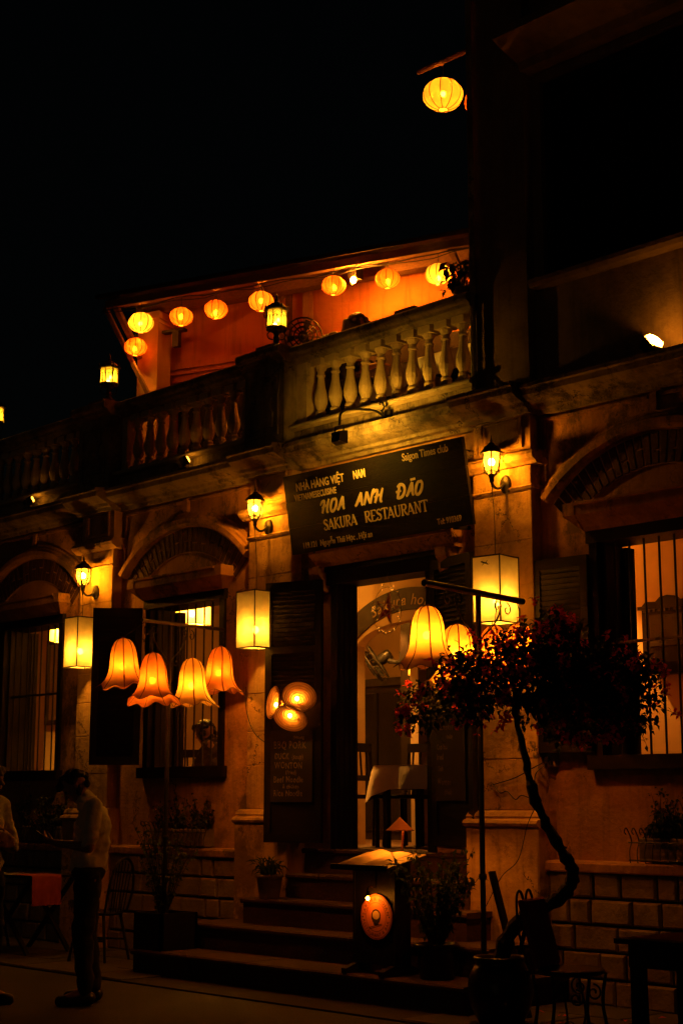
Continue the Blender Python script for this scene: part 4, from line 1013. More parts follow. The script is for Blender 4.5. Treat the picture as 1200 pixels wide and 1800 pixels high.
for wd_ in (caps('SAKURA', .45, .150*k_, .088, 1.22), caps('RESTAURANT', .96, .152*k_, .088, 1.32)): strokes(wd_, LETTER, SG, SM @ Matrix.Translation((0,0,.001)), .0135, 'lettering')

# ================================================================== chalk menus and the hat lamp on the door leaves
def board(label, M, s0, s1, z0, z1, lines, flip=False):
    """M: leaf matrix (x from hinge, y out of the face); text reads towards the hinge"""
    o = M @ Vector((s0 if flip else s1, -.021 if flip else .021, z0)); d = (M.to_3x3() @ Vector((1 if flip else -1,0,0))).normalized()
    t = thing('menu_board', label, 'menu board', o); W_ = s1-s0; Hh = z1-z0
    FM = facemat((0,0,0), d, (0,0,1))
    b = MB(); b.box(0, W_, 0, Hh, .0, .006); b.v = [tuple(FM @ Vector(p)) for p in b.v]; b.build('panel', CHALKBD, t)
    r2 = random.Random(len(lines)*3+int(Hh*100)); it = []
    for (x_, z_, sz, wd_, s) in lines:
        X_ = x_
        for ch in s:
            if ch == ' ': X_ += sz*.35*wd_; continue
            w_ = glyph(ch)[2]
            for off in ((0, 0), (.0018, .0012)):     # a second pass of the chalk
                it.append((ch, FM @ Matrix.Translation((X_+off[0], z_+off[1]+r2.uniform(-.003,.003), .0075)) @ Matrix.Rotation(r2.uniform(-.07,.07), 4, 'Z') @ Matrix.Diagonal((sz*wd_, sz*r2.uniform(.92,1.1), 1, 1))))
            X_ += sz*wd_*w_+sz*.07
    letters(it, CHALK, t)
    return t
board('black chalk menu under the hat lamp on the open door leaf', MA, .08, .49, 1.42, 2.03,
      [(.22,.535,.040,.85,'(Huong'), (.03,.455,.085,.70,'BBQ PORK'), (.04,.365,.075,.62,'DUCK'), (.21,.365,.060,.62,'(soup)'), (.04,.285,.075,.70,'WONTON'), (.15,.235,.05,.7,'(fried)'), (.03,.165,.075,.66,'Beef Noodle'), (.12,.115,.05,.7,'& chicken'), (.03,.05,.075,.66,'Rice Noodle')])
board('black chalk menu on the louvred door leaf behind the bougainvillea', MC, .07, .47, 1.43, 2.06,
      [(.01,.55,.075,.55,'Recommend'), (.16,.48,.055,.6,'today'), (.02,.40,.06,.7,'Cao lau'), (.02,.32,.06,.7,'fried'), (.04,.23,.06,.7,'fish'), (.03,.12,.075,.62,'Wonton'), (.12,.05,.05,.7,'(fried)')], True)
HOOP = mat('hat_hoop', (.34,.13,.04), (.24,.09,.03), 20, .8)
hn = (MA.to_3x3() @ Vector((0,1,0))); hr = (MA.to_3x3() @ Vector((-1,0,0))); hu = Vector((0,0,1))
hc = MA @ Vector((.225,.09,2.225))
hl = thing('hat_lamp', 'glowing lamp made of three conical palm hats on the open door leaf', 'lamp', hc)
for (ax, r, bulb_on) in (((.50,.46,.74), .150, True), ((.10,-.70,.70), .150, True), ((-.62,.14,.77), .145, False)):
    A = (hr*ax[0]+hu*ax[1]+hn*ax[2]).normalized(); Rq = Vector((0,0,1)).rotation_difference(A).to_matrix().to_4x4(); hd = .10
    Mh = Matrix.Translation(A*.03+hr*(.035 if ax[0] > .3 else (-.075 if ax[0] < 0 else 0))+hu*(.02 if ax[1] > 0 else -.01)) @ Rq
    sh = MB().lathe([(.004,0),(r*.35,hd*.40),(r*.7,hd*.74),(r,hd)], n=40, caps=False, M=Mh).build('hat', F_HAT, hl, True)
    for i in range(7):
        f = (i+1.6)/8.1; rr = r*f
        MB().tube([Mh @ Vector((rr*.97*math.cos(2*PI*j/32), rr*.97*math.sin(2*PI*j/32), hd*f**.93+.004)) for j in range(33)], .0045, 4, False).build('hoop', HOOP, sh)
    if True: bulb(hl, tuple(Mh @ Vector((-.012,-.01,.062))), .017, B_HAT, False)
q = MB(); q.tube([(0,0,0), -hn*.088], .012, 8); q.ball((0,0,0), .022, 10, 6); q.build('holder', HATSTRAW, hl)

# star ornament with tinsel in the doorway
so = thing('star_ornament', 'red star ornament with glittering tinsel ring hanging in the doorway', 'ornament', (-1.16,-.12,3.0))
pt = [Vector((.135*math.sin(2*PI*k/5+.25),0,.135*math.cos(2*PI*k/5+.25))) for k in range(5)]
q = MB()
for k in range(5): q.tube([pt[k], pt[(k+2)%5]], .0075, 5)
q.build('frame', mat('bamboo_strip', (.80,.48,.22), (.66,.38,.16), 20, .6), so)
q = MB()
for k in range(5):
    inn = [Vector((.055*math.sin(2*PI*(k+s*.5)/5+.25),0,.055*math.cos(2*PI*(k+s*.5)/5+.25))) for s in (-1,1)]; c0 = Vector((0,.025,0))
    if k in (0,2,3): q.add([pt[k]+Vector((0,.004,0)), inn[0], c0, inn[1]], [(0,1,2),(0,2,3)])
q.build('cellophane', fabric('red_cellophane', (.45,.05,.02), .25, .2), so)
q = MB(); g_ = MB(); r3 = random.Random(5)
for i in range(420):
    a = r3.uniform(0, 2*PI); r = r3.gauss(1, .06); P = Vector((.165*r*math.sin(a), r3.uniform(-.015,.015), .195*r*math.cos(a)-.01))
    d = Vector((r3.uniform(-1,1), r3.uniform(-1,1), r3.uniform(-1,1))).normalized()*.012; e = d.orthogonal().normalized()*.0012
    q.add([P-e, P+e, P+d], [(0,1,2)])
    if i % 12 == 0: g_.ball(P, r3.uniform(.0015,.0032), 6, 4)
q.tube([Vector((.165*math.sin(2*PI*i/40),0,.195*math.cos(2*PI*i/40)-.01)) for i in range(41)], .002, 4, False)
q.tube([(-.05,0,.19),(0,0,.27)], .0015, 4); q.tube([(.05,0,.19),(0,0,.27)], .0015, 4); q.tube([(0,0,.27),(0,.02,.31)], .0015, 4)
o = q.build('tinsel', mat('tinsel_gold', (.30,.20,.08), (.2,.12,.05), 30, .3, metal=.8), so); o['kind'] = 'stuff'
g_.build('tinsel_glints', B_GLINT, so)['kind'] = 'stuff'  # glowing beads stand in for reflected glints on the tinsel

# ================================================================== menu podium on the steps
PX, PY, PZ = -.335, -1.02, .207
po = thing('menu_podium', 'black wooden menu stand with a round orange restaurant emblem on the steps', 'lectern', (PX,PY,PZ))
q = MB(); q.box(-.2,.2,-.075,.075,.07,.78); q.build('body', DARKWOOD, po)
q = MB(); q.box(-.215,-.196,-.082,.08,.07,.78); q.box(.196,.215,-.082,.08,.07,.78); q.box(-.196,.196,-.082,-.06,.72,.775); q.box(-.196,.196,-.082,-.06,.075,.13); q.build('frame', DARKWOOD, po)
for sx in (-1,1):
    q = MB(); q.prof_x([(-.20,0),(-.20,.035),(-.06,.075),(.06,.075),(.16,.035),(.16,0)], sx*.19-.025, sx*.19+.025); q.build('foot', DARKWOOD, po)
DT = Matrix.Translation((0,-.03,.80)) @ Matrix.Rotation(R_(14),4,'X')
q = MB(); q.box(-.29,.29,-.20,.20,-.018,.0); q.box(-.29,.29,-.215,-.20,-.018,.022); q.v = [tuple(DT @ Vector(p)) for p in q.v]; q.build('desk', DARKWOOD, po)
EM = facemat((.035,-.0835,.40), (1,0,0), (0,0,1))
EMB = mat('emblem_orange', (.62,.17,.05), (.52,.13,.04), 12, .55); EMD = mat('emblem_ink', (.02,.012,.008), (.03,.016,.01), 20, .6); EMI = mat('emblem_bowl', (.55,.36,.16), (.4,.24,.1), 30, .6)
def disc(r0, r1, z, m, name='ring', n=48, par=None):
    q = MB(); vs = []
    for i in range(n):
        a = 2*PI*i/n
        for r in (r0, r1): vs.append(EM @ Vector((r*math.cos(a), r*math.sin(a), z)))
    q.add(vs, [(2*i, 2*i+1, 2*((i+1)%n)+1, 2*((i+1)%n)) for i in range(n)]); return q.build(name, m, par)
q = MB(); q.lathe([(.162,0),(.162,.006),(.157,.0085),(.001,.0085)], n=48, M=EM); em = q.build('emblem', EMB, po)
disc(.148,.151,.0092,EMD,par=em); disc(.100,.103,.0092,EMD,par=em)
q = MB(); vs = [(.046*math.cos(PI+PI*i/16), .052*math.sin(PI+PI*i/16)) for i in range(17)]
n = len(vs); q.add([EM @ Vector((x,y,.0092)) for x,y in vs], [tuple(range(n))])
q.add([EM @ Vector((x,y,.0092)) for x,y in ((-.022,-.058),(.022,-.058),(.026,-.045),(-.026,-.045))], [(0,1,2,3)])
q.add([EM @ Vector((.046*math.cos(a),.010+.046*math.sin(a),.0091)) for a in [2*PI*i/28 for i in range(28)]], [tuple(range(28))])
q.add([EM @ Vector((x,y,.0092)) for x,y in ((-.075,-.075),(-.073,-.079),(.06,-.048),(.06,-.044))], [(0,1,2,3)]); q.add([EM @ Vector((x,y,.0092)) for x,y in ((-.07,-.085),(-.068,-.089),(.06,-.056),(.06,-.052))], [(0,1,2,3)])
q.build('bowl_print', EMD, em)
q = MB(); q.add([EM @ Vector((.036*math.cos(a),.013+.030*math.sin(a),.0098)) for a in [2*PI*i/28 for i in range(28)]], [tuple(range(28))]); q.build('noodle_print', EMI, em)
it = []
def arc_letters(s, r, mid, size, outward):
    tot = sum((glyph(c)[2]*size+size*.16) if c != ' ' else size*.4 for c in s); a = mid+(tot/2/r if outward else -tot/2/r)
    for c in s:
        if c == ' ': a += -size*.4/r if outward else size*.4/r; continue
        w_ = glyph(c)[2]*size; am = a-w_/2/r if outward else a+w_/2/r
        P = Vector((r*math.cos(am), r*math.sin(am), .0094)); rot = am-PI/2 if outward else am+PI/2
        it.append((c, EM @ Matrix.Translation(P) @ Matrix.Rotation(rot,4,'Z') @ Matrix.Translation((-w_/2,0,0)) @ Matrix.Diagonal((size,size,1,1))))
        a += -(w_+size*.16)/r if outward else (w_+size*.16)/r
arc_letters('SAKURA HOIAN', .111, PI/2, .038, True); letters(it, EMD, em); it = []
arc_letters('RESTAURANT & BAR', .138, -PI/2, .034, False)
arc_letters('•', .118, PI, .05, True); arc_letters('•', .118, 0, .05, True)
letters(it, EMD, em)
# picture lamp at the emblem
q = MB(); q.tube(curve([(.02,-.085,.60),(.02,-.14,.615),(.02,-.165,.59),(.02,-.16,.565)],4), .005, 6); q.lathe([(.013,.0),(.013,.03),(.006,.035)], (.02,-.16,.548), 8); q.build('lamp_arm', IRON, po)
bulb(po, (.02,-.16,.533), .0125, B_LOGO, False)
# hat-shaded reading lamp over the menu
ml = thing('reading_lamp', 'small conical hat lamp on a thin post above the open menu', 'lamp', (PX+.02,PY+.18,1.06))
q = MB(); q.tube([(.02,-.02,-.12),(.03,.0,.16)], .010, 7); q.build('post', OLDWOOD, ml)
HC = Vector((-.005,.0,.185)); MB().lathe([(.104,-.03),(.07,.0),(.035,.035),(.003,.065)], HC, 28, caps=False).build('shade', mat('hat_lamp_leaf', (.34,.12,.05), (.24,.075,.03), 16, .8, .4, 30, stretch=(1,1,5)), ml, True)
MB().tube([(HC.x+.104*math.cos(2*PI*i/28), HC.y+.104*math.sin(2*PI*i/28), HC.z-.03) for i in range(29)], .004, 5, False).build('rim', HATSTRAW, ml)
bulb(ml, (HC.x, HC.y, HC.z-.012), .017, B_MENU, False)
# open menu book and leaflets
bk = thing('menu_book', 'open menu book lying on the black menu stand', 'menu', (PX,PY,PZ))
def page(x0, x1, y0, y1, lift, m, name, par):
    q = MB(); n = 10; vs = []
    for i in range(n+1):
        t = i/n; x_ = x0+(x1-x0)*t; z_ = .008+lift*math.sin(PI*min(1,t*1.15))*(1-.3*t)
        for y_ in (y0, y1): vs.append(DT @ Vector((x_, y_, z_)))
        for y_ in (y0, y1): vs.append(DT @ Vector((x_, y_, .002)))
    fs = [(4*i,4*i+1,4*i+5,4*i+4) for i in range(n)]+[(4*i+2,4*i,4*i+4,4*i+6) for i in range(n)]+[(4*i+1,4*i+3,4*i+7,4*i+5) for i in range(n)]+[(0,2,3,1),(4*n,4*n+1,4*n+3,4*n+2)]
    q.add(vs, fs); return q.build(name, m, par, True)
page(-.02,-.27,-.185,.16,.026,PAPER,'page',bk); page(-.015,.20,-.19,.17,.010,PAPER,'page',bk)
q = MB()
for k in range(9):
    for xx in ((-.23,-.06) if k % 3 else (-.20,-.09)), (.02,.17): q.add([DT @ Vector((x_, .12-k*.03+dy, .037 if xx[0] < 0 else .0205)) for x_, dy in ((xx[0],0),(xx[1]-.02*(k%2),0),(xx[1]-.02*(k%2),.004),(xx[0],.004))], [(0,1,2,3)])
lf = thing('leaflet', 'printed leaflet beside the open menu book', 'leaflet', (PX,PY,PZ))
b = MB(); b.box(.205,.33,-.06,.19,.003,.008); Lm = DT @ Matrix.Rotation(R_(-8),4,'Z'); b.v = [tuple(Lm @ Vector(p)) for p in b.v]; b.build('sheet', PAPER, lf)
b = MB()
for k in range(4): b.box(.22,.31-.02*(k%2),.15-.05*k,.165-.05*k,.0085,.0088)
b.v = [tuple(Lm @ Vector(p)) for p in b.v]; b.build('print', EMD, lf)

# ================================================================== plants
def leaf(mb, P, d, size, w=.45, r=rnd, curl=.25):
    d = d.normalized(); s = d.cross(Vector((r.uniform(-.4,.4), r.uniform(-.4,.4), 1))); s = s.normalized() if s.length > .01 else Vector((1,0,0)); n = s.cross(d)
    a = P; m = P+d*size*.5; t = P+d*size-n*size*curl
    mb.add([a, m+s*size*w*.5+n*size*.08, t, m-s*size*w*.5+n*size*.08, m], [(0,1,4),(1,2,4),(2,3,4),(3,0,4)])
def rv(r): return Vector((r.gauss(0,1), r.gauss(0,1), r.gauss(0,1))).normalized()
RGT = Vector((.687,.726,0)); FWD = Vector((-.726,.687,0))
CC = Vector((1.33,-1.3,2.264))
def rv_(k): return Vector((rnd.uniform(-k,k), rnd.uniform(-k,k), rnd.uniform(-k,k)))
bt = thing('bougainvillea_tree', 'leaning bougainvillea tree with red flowers growing from a dark jar', 'tree', (1.03,-1.3,.38))
o_ = Vector((1.03,-1.3,.38))
tr = [(1.03,-1.30,.36),(1.10,-1.30,.57),(1.29,-1.29,.735),(1.45,-1.28,.79),(1.59,-1.28,.89),(1.625,-1.28,1.0),(1.55,-1.29,1.12),(1.42,-1.30,1.31),(1.33,-1.30,1.49),(1.276,-1.30,1.71),(1.20,-1.30,1.99),(1.19,-1.30,2.14)]
q = MB(); cp = curve(tr, 6); n = len(cp); rads = []
for i in range(n):
    t = i/(n-1); rads.append((.044*(1-t)**.8+.012)*(1+.14*math.sin(i*1.7)+.22*(rnd.random()-.5)) + (.009 if abs(t-.72) < .025 else 0))
q.tube([p-o_+rv_(.006) for p in cp], rads, 10)
for i_ in range(9, n-6, 7):     # stubs of pruned twigs
    p_ = cp[i_]-o_; d_ = rv_(1.).normalized(); q.tube([p_, p_+d_*(rads[i_]+.02)], [.009,.006], 5)
q.build('trunk', BARK, bt, False)
LOB = [(-185,62,50,48,.1),(-122,8,44,52,-.1),(-80,5,65,60,.1),(-30,-20,70,50,-.15),(25,-45,70,55,.1),(75,-5,90,70,-.2),(125,10,80,65,.15),(165,45,70,70,-.05),(20,45,70,50,.0),(95,75,80,55,.2),(-105,55,55,40,.0),(190,5,40,50,.1),(50,-75,30,35,.0)]
q = MB(); fk = Vector((1.195,-1.3,2.05))
for dx, dy, rx, ry, dp in LOB:
    c = CC+RGT*(dx/268)+Vector((0,0,-dy/268))+FWD*dp
    q.tube([p-o_ for p in curve([fk, fk.lerp(c,.45)+Vector((0,0,.05)), c],5)], [.014-.010*i/10 for i in range(11)], 6)
q.build('limbs', BARK, bt)
r4 = random.Random(11); lv = MB(); lv2 = MB(); fl = MB(); tw = MB()
def flower(P, k=5, sz=.034, spread=.06):
    for _ in range(k):
        c = P+rv(r4)*spread*r4.random(); up = (rv(r4)+Vector((0,0,-.2))).normalized(); e1 = up.orthogonal().normalized(); e2 = up.cross(e1); ph = r4.uniform(0,6)
        for j in range(3):
            a = ph+2.094*j; d = (e1*math.cos(a)+e2*math.sin(a)+up*.55); leaf(fl, c, d, sz*r4.uniform(.8,1.25), .85, r4, .12)
for dx, dy, rx, ry, dp in LOB:
    c = CC+RGT*(dx/268)+Vector((0,0,-dy/268))+FWD*dp-o_
    nl = int(rx*ry*.14)
    for _ in range(nl):
        v = rv(r4); rr = r4.random()**.45; P = c+RGT*(v.x*rr*rx/268)+FWD*(v.y*rr*.26)+Vector((0,0,v.z*rr*ry/268))
        leaf(lv if r4.random() < .5 else lv2, P, rv(r4)+Vector((0,0,-.35))+v*.4, r4.uniform(.035,.062), .62, r4)
    for _ in range(int(rx*.17)):
        v = rv(r4); P = c+RGT*(v.x*rx/238)+FWD*(-abs(v.y)*.30 if r4.random() < .75 else v.y*.3)+Vector((0,0,v.z*ry/238)); flower(P, r4.randint(2,5))
    for _ in range(9):
        v = rv(r4); v.z = abs(v.z)*.6+.1 if r4.random() < .6 else -abs(v.z); P = c+RGT*(v.x*rx/268)+FWD*(v.y*.2)+Vector((0,0,v.z*ry/268)); E = P+(RGT*v.x*.8+Vector((0,0,v.z*.9))+rv(r4)*.3)*r4.uniform(.06,.16)
        tw.tube([P-(E-P)*.8, P, E], [.004,.0025,.0012], 4)
        for j in range(5):
            leaf(lv, P.lerp(E, j/4), rv(r4)+Vector((0,0,-.1)), r4.uniform(.03,.05), .6, r4)
        if r4.random() < .35: flower(E, 3)
for dx, dy, k in ((-215,65,9),(-222,75,7),(-205,50,6),(50,-105,7),(60,-95,5),(35,-85,4),(205,5,6),(215,-2,5),(75,118,6),(95,122,7),(110,118,6),(55,112,5),(-55,95,6),(-45,88,4),(-115,85,5),(120,95,5),(185,100,6),(-100,-62,4),(165,-40,5),(20,-72,5),(-10,-66,4),(150,118,4)):
    c = CC+RGT*(dx/268)+Vector((0,0,-dy/268))+FWD*r4.uniform(-.12,.05)-o_; flower(c, k, .038, .05)
    tw.tube([c, c+Vector((-dx/268*.25*RGT.x, -dx/268*.25*RGT.y, dy/268*.35))], .0022, 4)
lv.build('foliage', LEAF, bt, kind='stuff'); lv2.build('foliage', LEAFD, bt, kind='stuff'); fl.build('blossoms', BRACT, bt, kind='stuff'); tw.build('twigs', BARK, bt, kind='stuff')
jar = thing('water_jar', 'large dark glazed jar holding the bougainvillea in front of the pillar', 'jar', (1.03,-1.30,0))
MB().lathe([(.13,0),(.14,.02),(.19,.12),(.215,.22),(.205,.32),(.165,.385),(.155,.405),(.175,.425),(.17,.44),(.15,.43),(.14,.37),(.001,.36)], n=32).build('body', JARG, jar, True)
for s in (-1,1): MB().tube(curve([(s*.19,0,.34),(s*.23,0,.36),(s*.225,0,.30),(s*.2,0,.27)],4), .012, 6).build('lug', JARG, jar)
def potplant(name, label, loc, pot, stems, lsz, height, spread, nleaf, mt=LEAF, seed=1, droop=.2, cat='plant', potm=TERRA, wleaf=.5):
    t = thing(name, label, cat, loc); r = random.Random(seed)
    R0, R1, Hh = pot
    if R1 > 0: MB().lathe([(R0*.98,0),(R0,.01),(R1*.95,Hh*.85),(R1*1.06,Hh*.87),(R1*1.06,Hh),(R1*.92,Hh),(R1*.88,Hh*.9),(.001,Hh*.88)], n=24).build('pot', potm, t, True)
    q = MB(); lf_ = MB()
    for s in range(stems):
        a = r.uniform(0, 2*PI); sp = spread*math.sqrt(r.random()); hh = height*r.uniform(.55,1.0)
        p0 = Vector((R1*.4*math.cos(a)*r.random(), R1*.4*math.sin(a)*r.random(), Hh*.88)); p2 = Vector((sp*math.cos(a), sp*math.sin(a), Hh+hh)); p1 = p0.lerp(p2,.5)+Vector((0,0,.12*hh))
        c = curve([p0,p1,p2],5); q.tube(c, [.005-.003*i/10 for i in range(11)], 5)
        for k in range(nleaf):
            P = c[int(len(c)*(.25+.75*r.random())-1)]+rv(r)*.02; d = rv(r)+Vector((math.cos(a)*.4,math.sin(a)*.4,.2-droop)); leaf(lf_, P, d, lsz*r.uniform(.7,1.2), wleaf, r)
    q.build('stems', BARK, t); lf_.build('foliage', mt, t, kind='stuff'); return t
potplant('potted_shrub', 'leafy green shrub in a pot beside the menu stand', (.17,-.98,.207), (.12,.15,.24), 46, .062, .66, .36, 20, LEAF, 3, potm=JARG)
potplant('potted_grass', 'small pale clay pot with spiky leaves on the steps by the pillar', (-2.30,-.40,.62), (.085,.115,.20), 22, .10, .10, .13, 7, LEAF, 4, .1, wleaf=.2)
potplant('climber_plant', 'leafy climber in a square planter round the lamp pole', (-2.94,-1.03,.207), (.0,.0,.22), 30, .052, .88, .30, 18, LEAF, 5)
pb = thing('square_planter', 'dark square planter box at the foot of the lamp pole', 'planter', (-2.94,-1.0,.207))
q = MB()
for k in range(4):
    a = k*PI/2; ca, sa = math.cos(a), math.sin(a)
    b = MB(); b.box(-.19,.19,-.19,-.165,0,.30); b.v = [(x*ca-y*sa, x*sa+y*ca, z) for x,y,z in b.v]; q.add(b.v, b.f)
q.build('side', DARKWOOD, pb); q = MB(); q.box(-.164,.164,-.164,.164,.01,.26); q.build('soil', BARK, pb)
def rack_plant(label, loc, w_, seed, m):
    t = thing('window_planter', label, 'planter', loc, group='plant racks on the stone ledges'); r = random.Random(seed)
    MB().cbox(-w_/2,w_/2,-.08,.08,.01,.17,.01).build('trough', TERRA, t)
    q = MB(); n = int(w_/.055)
    for i in range(n+1):
        x_ = -w_/2-.05+(w_+.1)*i/n
        q.tube(curve([(x_,-.11,0),(x_,-.115,.08),(x_,-.09,.15),(x_,-.12,.21),(x_,-.15,.24),(x_,-.17,.215),(x_,-.15,.195)],3), .0045, 5)
    for z in (.02,.14): q.tube([(-w_/2-.06,-.112,z),(w_/2+.06,-.112,z)], .005, 5)
    q.build('rack', IRON, t)
    lf_ = MB(); s_ = MB()
    for k in range(36):
        x_ = r.uniform(-w_/2,w_/2); p0 = Vector((x_,r.uniform(-.05,.05),.16)); p2 = p0+Vector((r.uniform(-.12,.12),r.uniform(-.12,.08),r.uniform(.10,.34)))
        s_.tube([p0,p0.lerp(p2,.5)+Vector((0,0,.03)),p2], [.004,.003,.0015], 4)
        for j in range(22): leaf(lf_, p0.lerp(p2, r.random())+rv(r)*.03, rv(r)+Vector((0,0,-.1)), r.uniform(.03,.055), .6, r)
    s_.build('stems', BARK, t); lf_.build('foliage', m, t, kind='stuff'); return t
rack_plant('dark bushy plant trough in a curled iron rack under the clock window', (1.66,-.05,1.004), .72, 6, LEAF)
rack_plant('dark plant trough in an iron rack under the window behind the bell lanterns', (-3.95,-.05,1.004), .8, 8, LEAFD)
rack_plant('dark plant trough on the ledge behind the two standing men', (-6.3,-.05,1.004), .8, 9, LEAFD)
rp = thing('rail_plant', 'glossy leafy plant hanging at the end of the terrace handrail', 'plant', (-.47,.12,5.535)); r = random.Random(21)
MB().lathe([(.07,0),(.09,.13),(.095,.14),(.08,.13),(.001,.12)], n=18).build('pot', TERRA, rp)
lf_ = MB()
for k in range(60): leaf(lf_, Vector((r.uniform(-.12,.1),r.uniform(-.12,.1),r.uniform(.10,.40))), rv(r)+Vector((-.3,-.2,-.3)), r.uniform(.09,.15), .45, r)
lf_.build('foliage', LEAFD, rp, kind='stuff')
q = MB()
for k in range(7): q.tube([(0,0,.12), (r.uniform(-.1,.1),r.uniform(-.1,.1),.36)], .004, 4)
q.build('stems', BARK, rp)
# fallen leaves in front of the plinth
fb = MB(); r = random.Random(31)
for k in range(60): leaf(fb, Vector((r.uniform(.9,2.7), r.uniform(-2.4,-.35), .03)), Vector((r.uniform(-1,1), r.uniform(-1,1), .05)), r.uniform(.035,.06), .6, r, .1)
tag(fb.build('fallen_leaves', BRACT, kind='stuff'), 'dry fallen leaves scattered on the ground under the bougainvillea', 'leaves')

# ================================================================== people
def capsule(mb, p, q, r0, r1, n=12, sx=1.):
    p, q = Vector(p), Vector(q); d = q-p; L = d.length; Rq = Vector((0,0,1)).rotation_difference(d.normalized()).to_matrix().to_4x4() if L > 1e-6 else Matrix.Identity(4)
    prof_ = [(max(1e-4, r0*math.sin(PI/2*i/4)), -r0*math.cos(PI/2*i/4)) for i in range(5)]+[(max(1e-4, r1*math.cos(PI/2*i/4)), L+r1*math.sin(PI/2*i/4)) for i in range(5)]
    mb.lathe(prof_, n=n, M=Matrix.Translation(p) @ Rq @ Matrix.Diagonal((sx,1,1,1)), caps=True)
def ellip(mb, c, rx, ry, rz, rot=None):
    M = Matrix.Translation(c) @ (rot or Matrix.Identity(4)) @ Matrix.Diagonal((rx,ry,rz,1))
    mb.lathe([(max(1e-4, math.sin(PI*i/10)), -math.cos(PI*i/10)) for i in range(11)], n=16, M=M)
def melt(mb, voxel, m, name, parent, smooth=3):
    """fuse overlapping closed shapes into one continuous skin"""
    me = mb.mesh('melt'); o = bpy.data.objects.new('melt', me); COL.objects.link(o)
    r = o.modifiers.new('r', 'REMESH'); r.mode = 'VOXEL'; r.voxel_size = voxel; r.use_smooth_shade = True
    s = o.modifiers.new('s', 'SMOOTH'); s.factor = .5; s.iterations = smooth
    dg = bpy.context.evaluated_depsgraph_get(); out = bpy.data.meshes.new_from_object(o.evaluated_get(dg))
    bpy.data.objects.remove(o); bpy.data.meshes.remove(me); out.materials.clear(); out.materials.append(m)
    out.polygons.foreach_set('use_smooth', [True]*len(out.polygons))
    if name in ('shirt', 'trousers'):      # cloth folds
        from mathutils import noise as nz
        k = .017 if name == 'shirt' else .014
        co = [v.co.copy() for v in out.vertices]; no = [v.normal.copy() for v in out.vertices]
        for v, c, n_ in zip(out.vertices, co, no):
            f = nz.noise(Vector((c.x*7+3, c.y*7, c.z*15+c.x*9)))+.5*nz.noise(Vector((c.x*16, c.y*16, c.z*26)))
            v.co = c+n_*(k*f)
    return inst(name, out, parent)
def V(*a): return Vector(a)
def head(mb, c, nod):
    """a face towards +x, tipped down by nod radians"""
    Rm = Matrix.Translation(c) @ Matrix.Rotation(nod, 4, 'Y'); P = lambda x,y,z: Rm @ V(x,y,z)
    Rr = Matrix.Rotation(nod, 4, 'Y')
    ellip(mb, P(-.005,0,.02), .098, .076, .10, Rr); ellip(mb, P(.02,0,-.035), .070, .060, .078, Rr); ellip(mb, P(.05,0,-.085), .035, .036, .028, Rr)
    capsule(mb, P(.088,0,.015), P(.112,0,-.022), .009, .014); capsule(mb, P(.078,-.028,.028), P(.078,.028,.028), .012, .012)
    capsule(mb, P(.088,-.016,-.055), P(.088,.016,-.055), .009, .009)
    for s in (-1,1): ellip(mb, P(-.005,s*.078,-.005), .018, .010, .030, Rr); ellip(mb, P(.06,s*.04,-.02), .02, .018, .025, Rr)
    return Rm
def hand(mb, w, fdir, palm_n, curl, side):
    """palm, four fingers and a thumb; fdir along the fingers, palm_n out of the palm"""
    f = Vector(fdir).normalized(); nrm = Vector(palm_n); nrm = (nrm-f*nrm.dot(f)).normalized(); sd = f.cross(nrm)*side; w = Vector(w)
    for k in range(4):
        o = (k-1.5)*.019; capsule(mb, w+sd*o*.7, w+f*.085+sd*o, .014, .011, 8)
    for k, L in enumerate((.062,.074,.070,.055)):
        o = (k-1.5)*.019; p0 = w+f*.085+sd*o; a1 = curl; a2 = curl*1.9
        p1 = p0+(f*math.cos(a1)+nrm*math.sin(a1))*L*.55; p2 = p1+(f*math.cos(a2)+nrm*math.sin(a2))*L*.5
        capsule(mb, p0, p1, .0095, .0085, 8); capsule(mb, p1, p2, .0085, .0075, 8)
    t0 = w+f*.03-sd*.03; t1 = t0+(f*.6-sd*.6+nrm*.5).normalized()*.04; t2 = t1+(f*.8+nrm*.6).normalized()*.032
    capsule(mb, w+f*.02-sd*.015, t0, .014, .012, 8); capsule(mb, t0, t1, .011, .010, 8); capsule(mb, t1, t2, .0095, .008, 8)
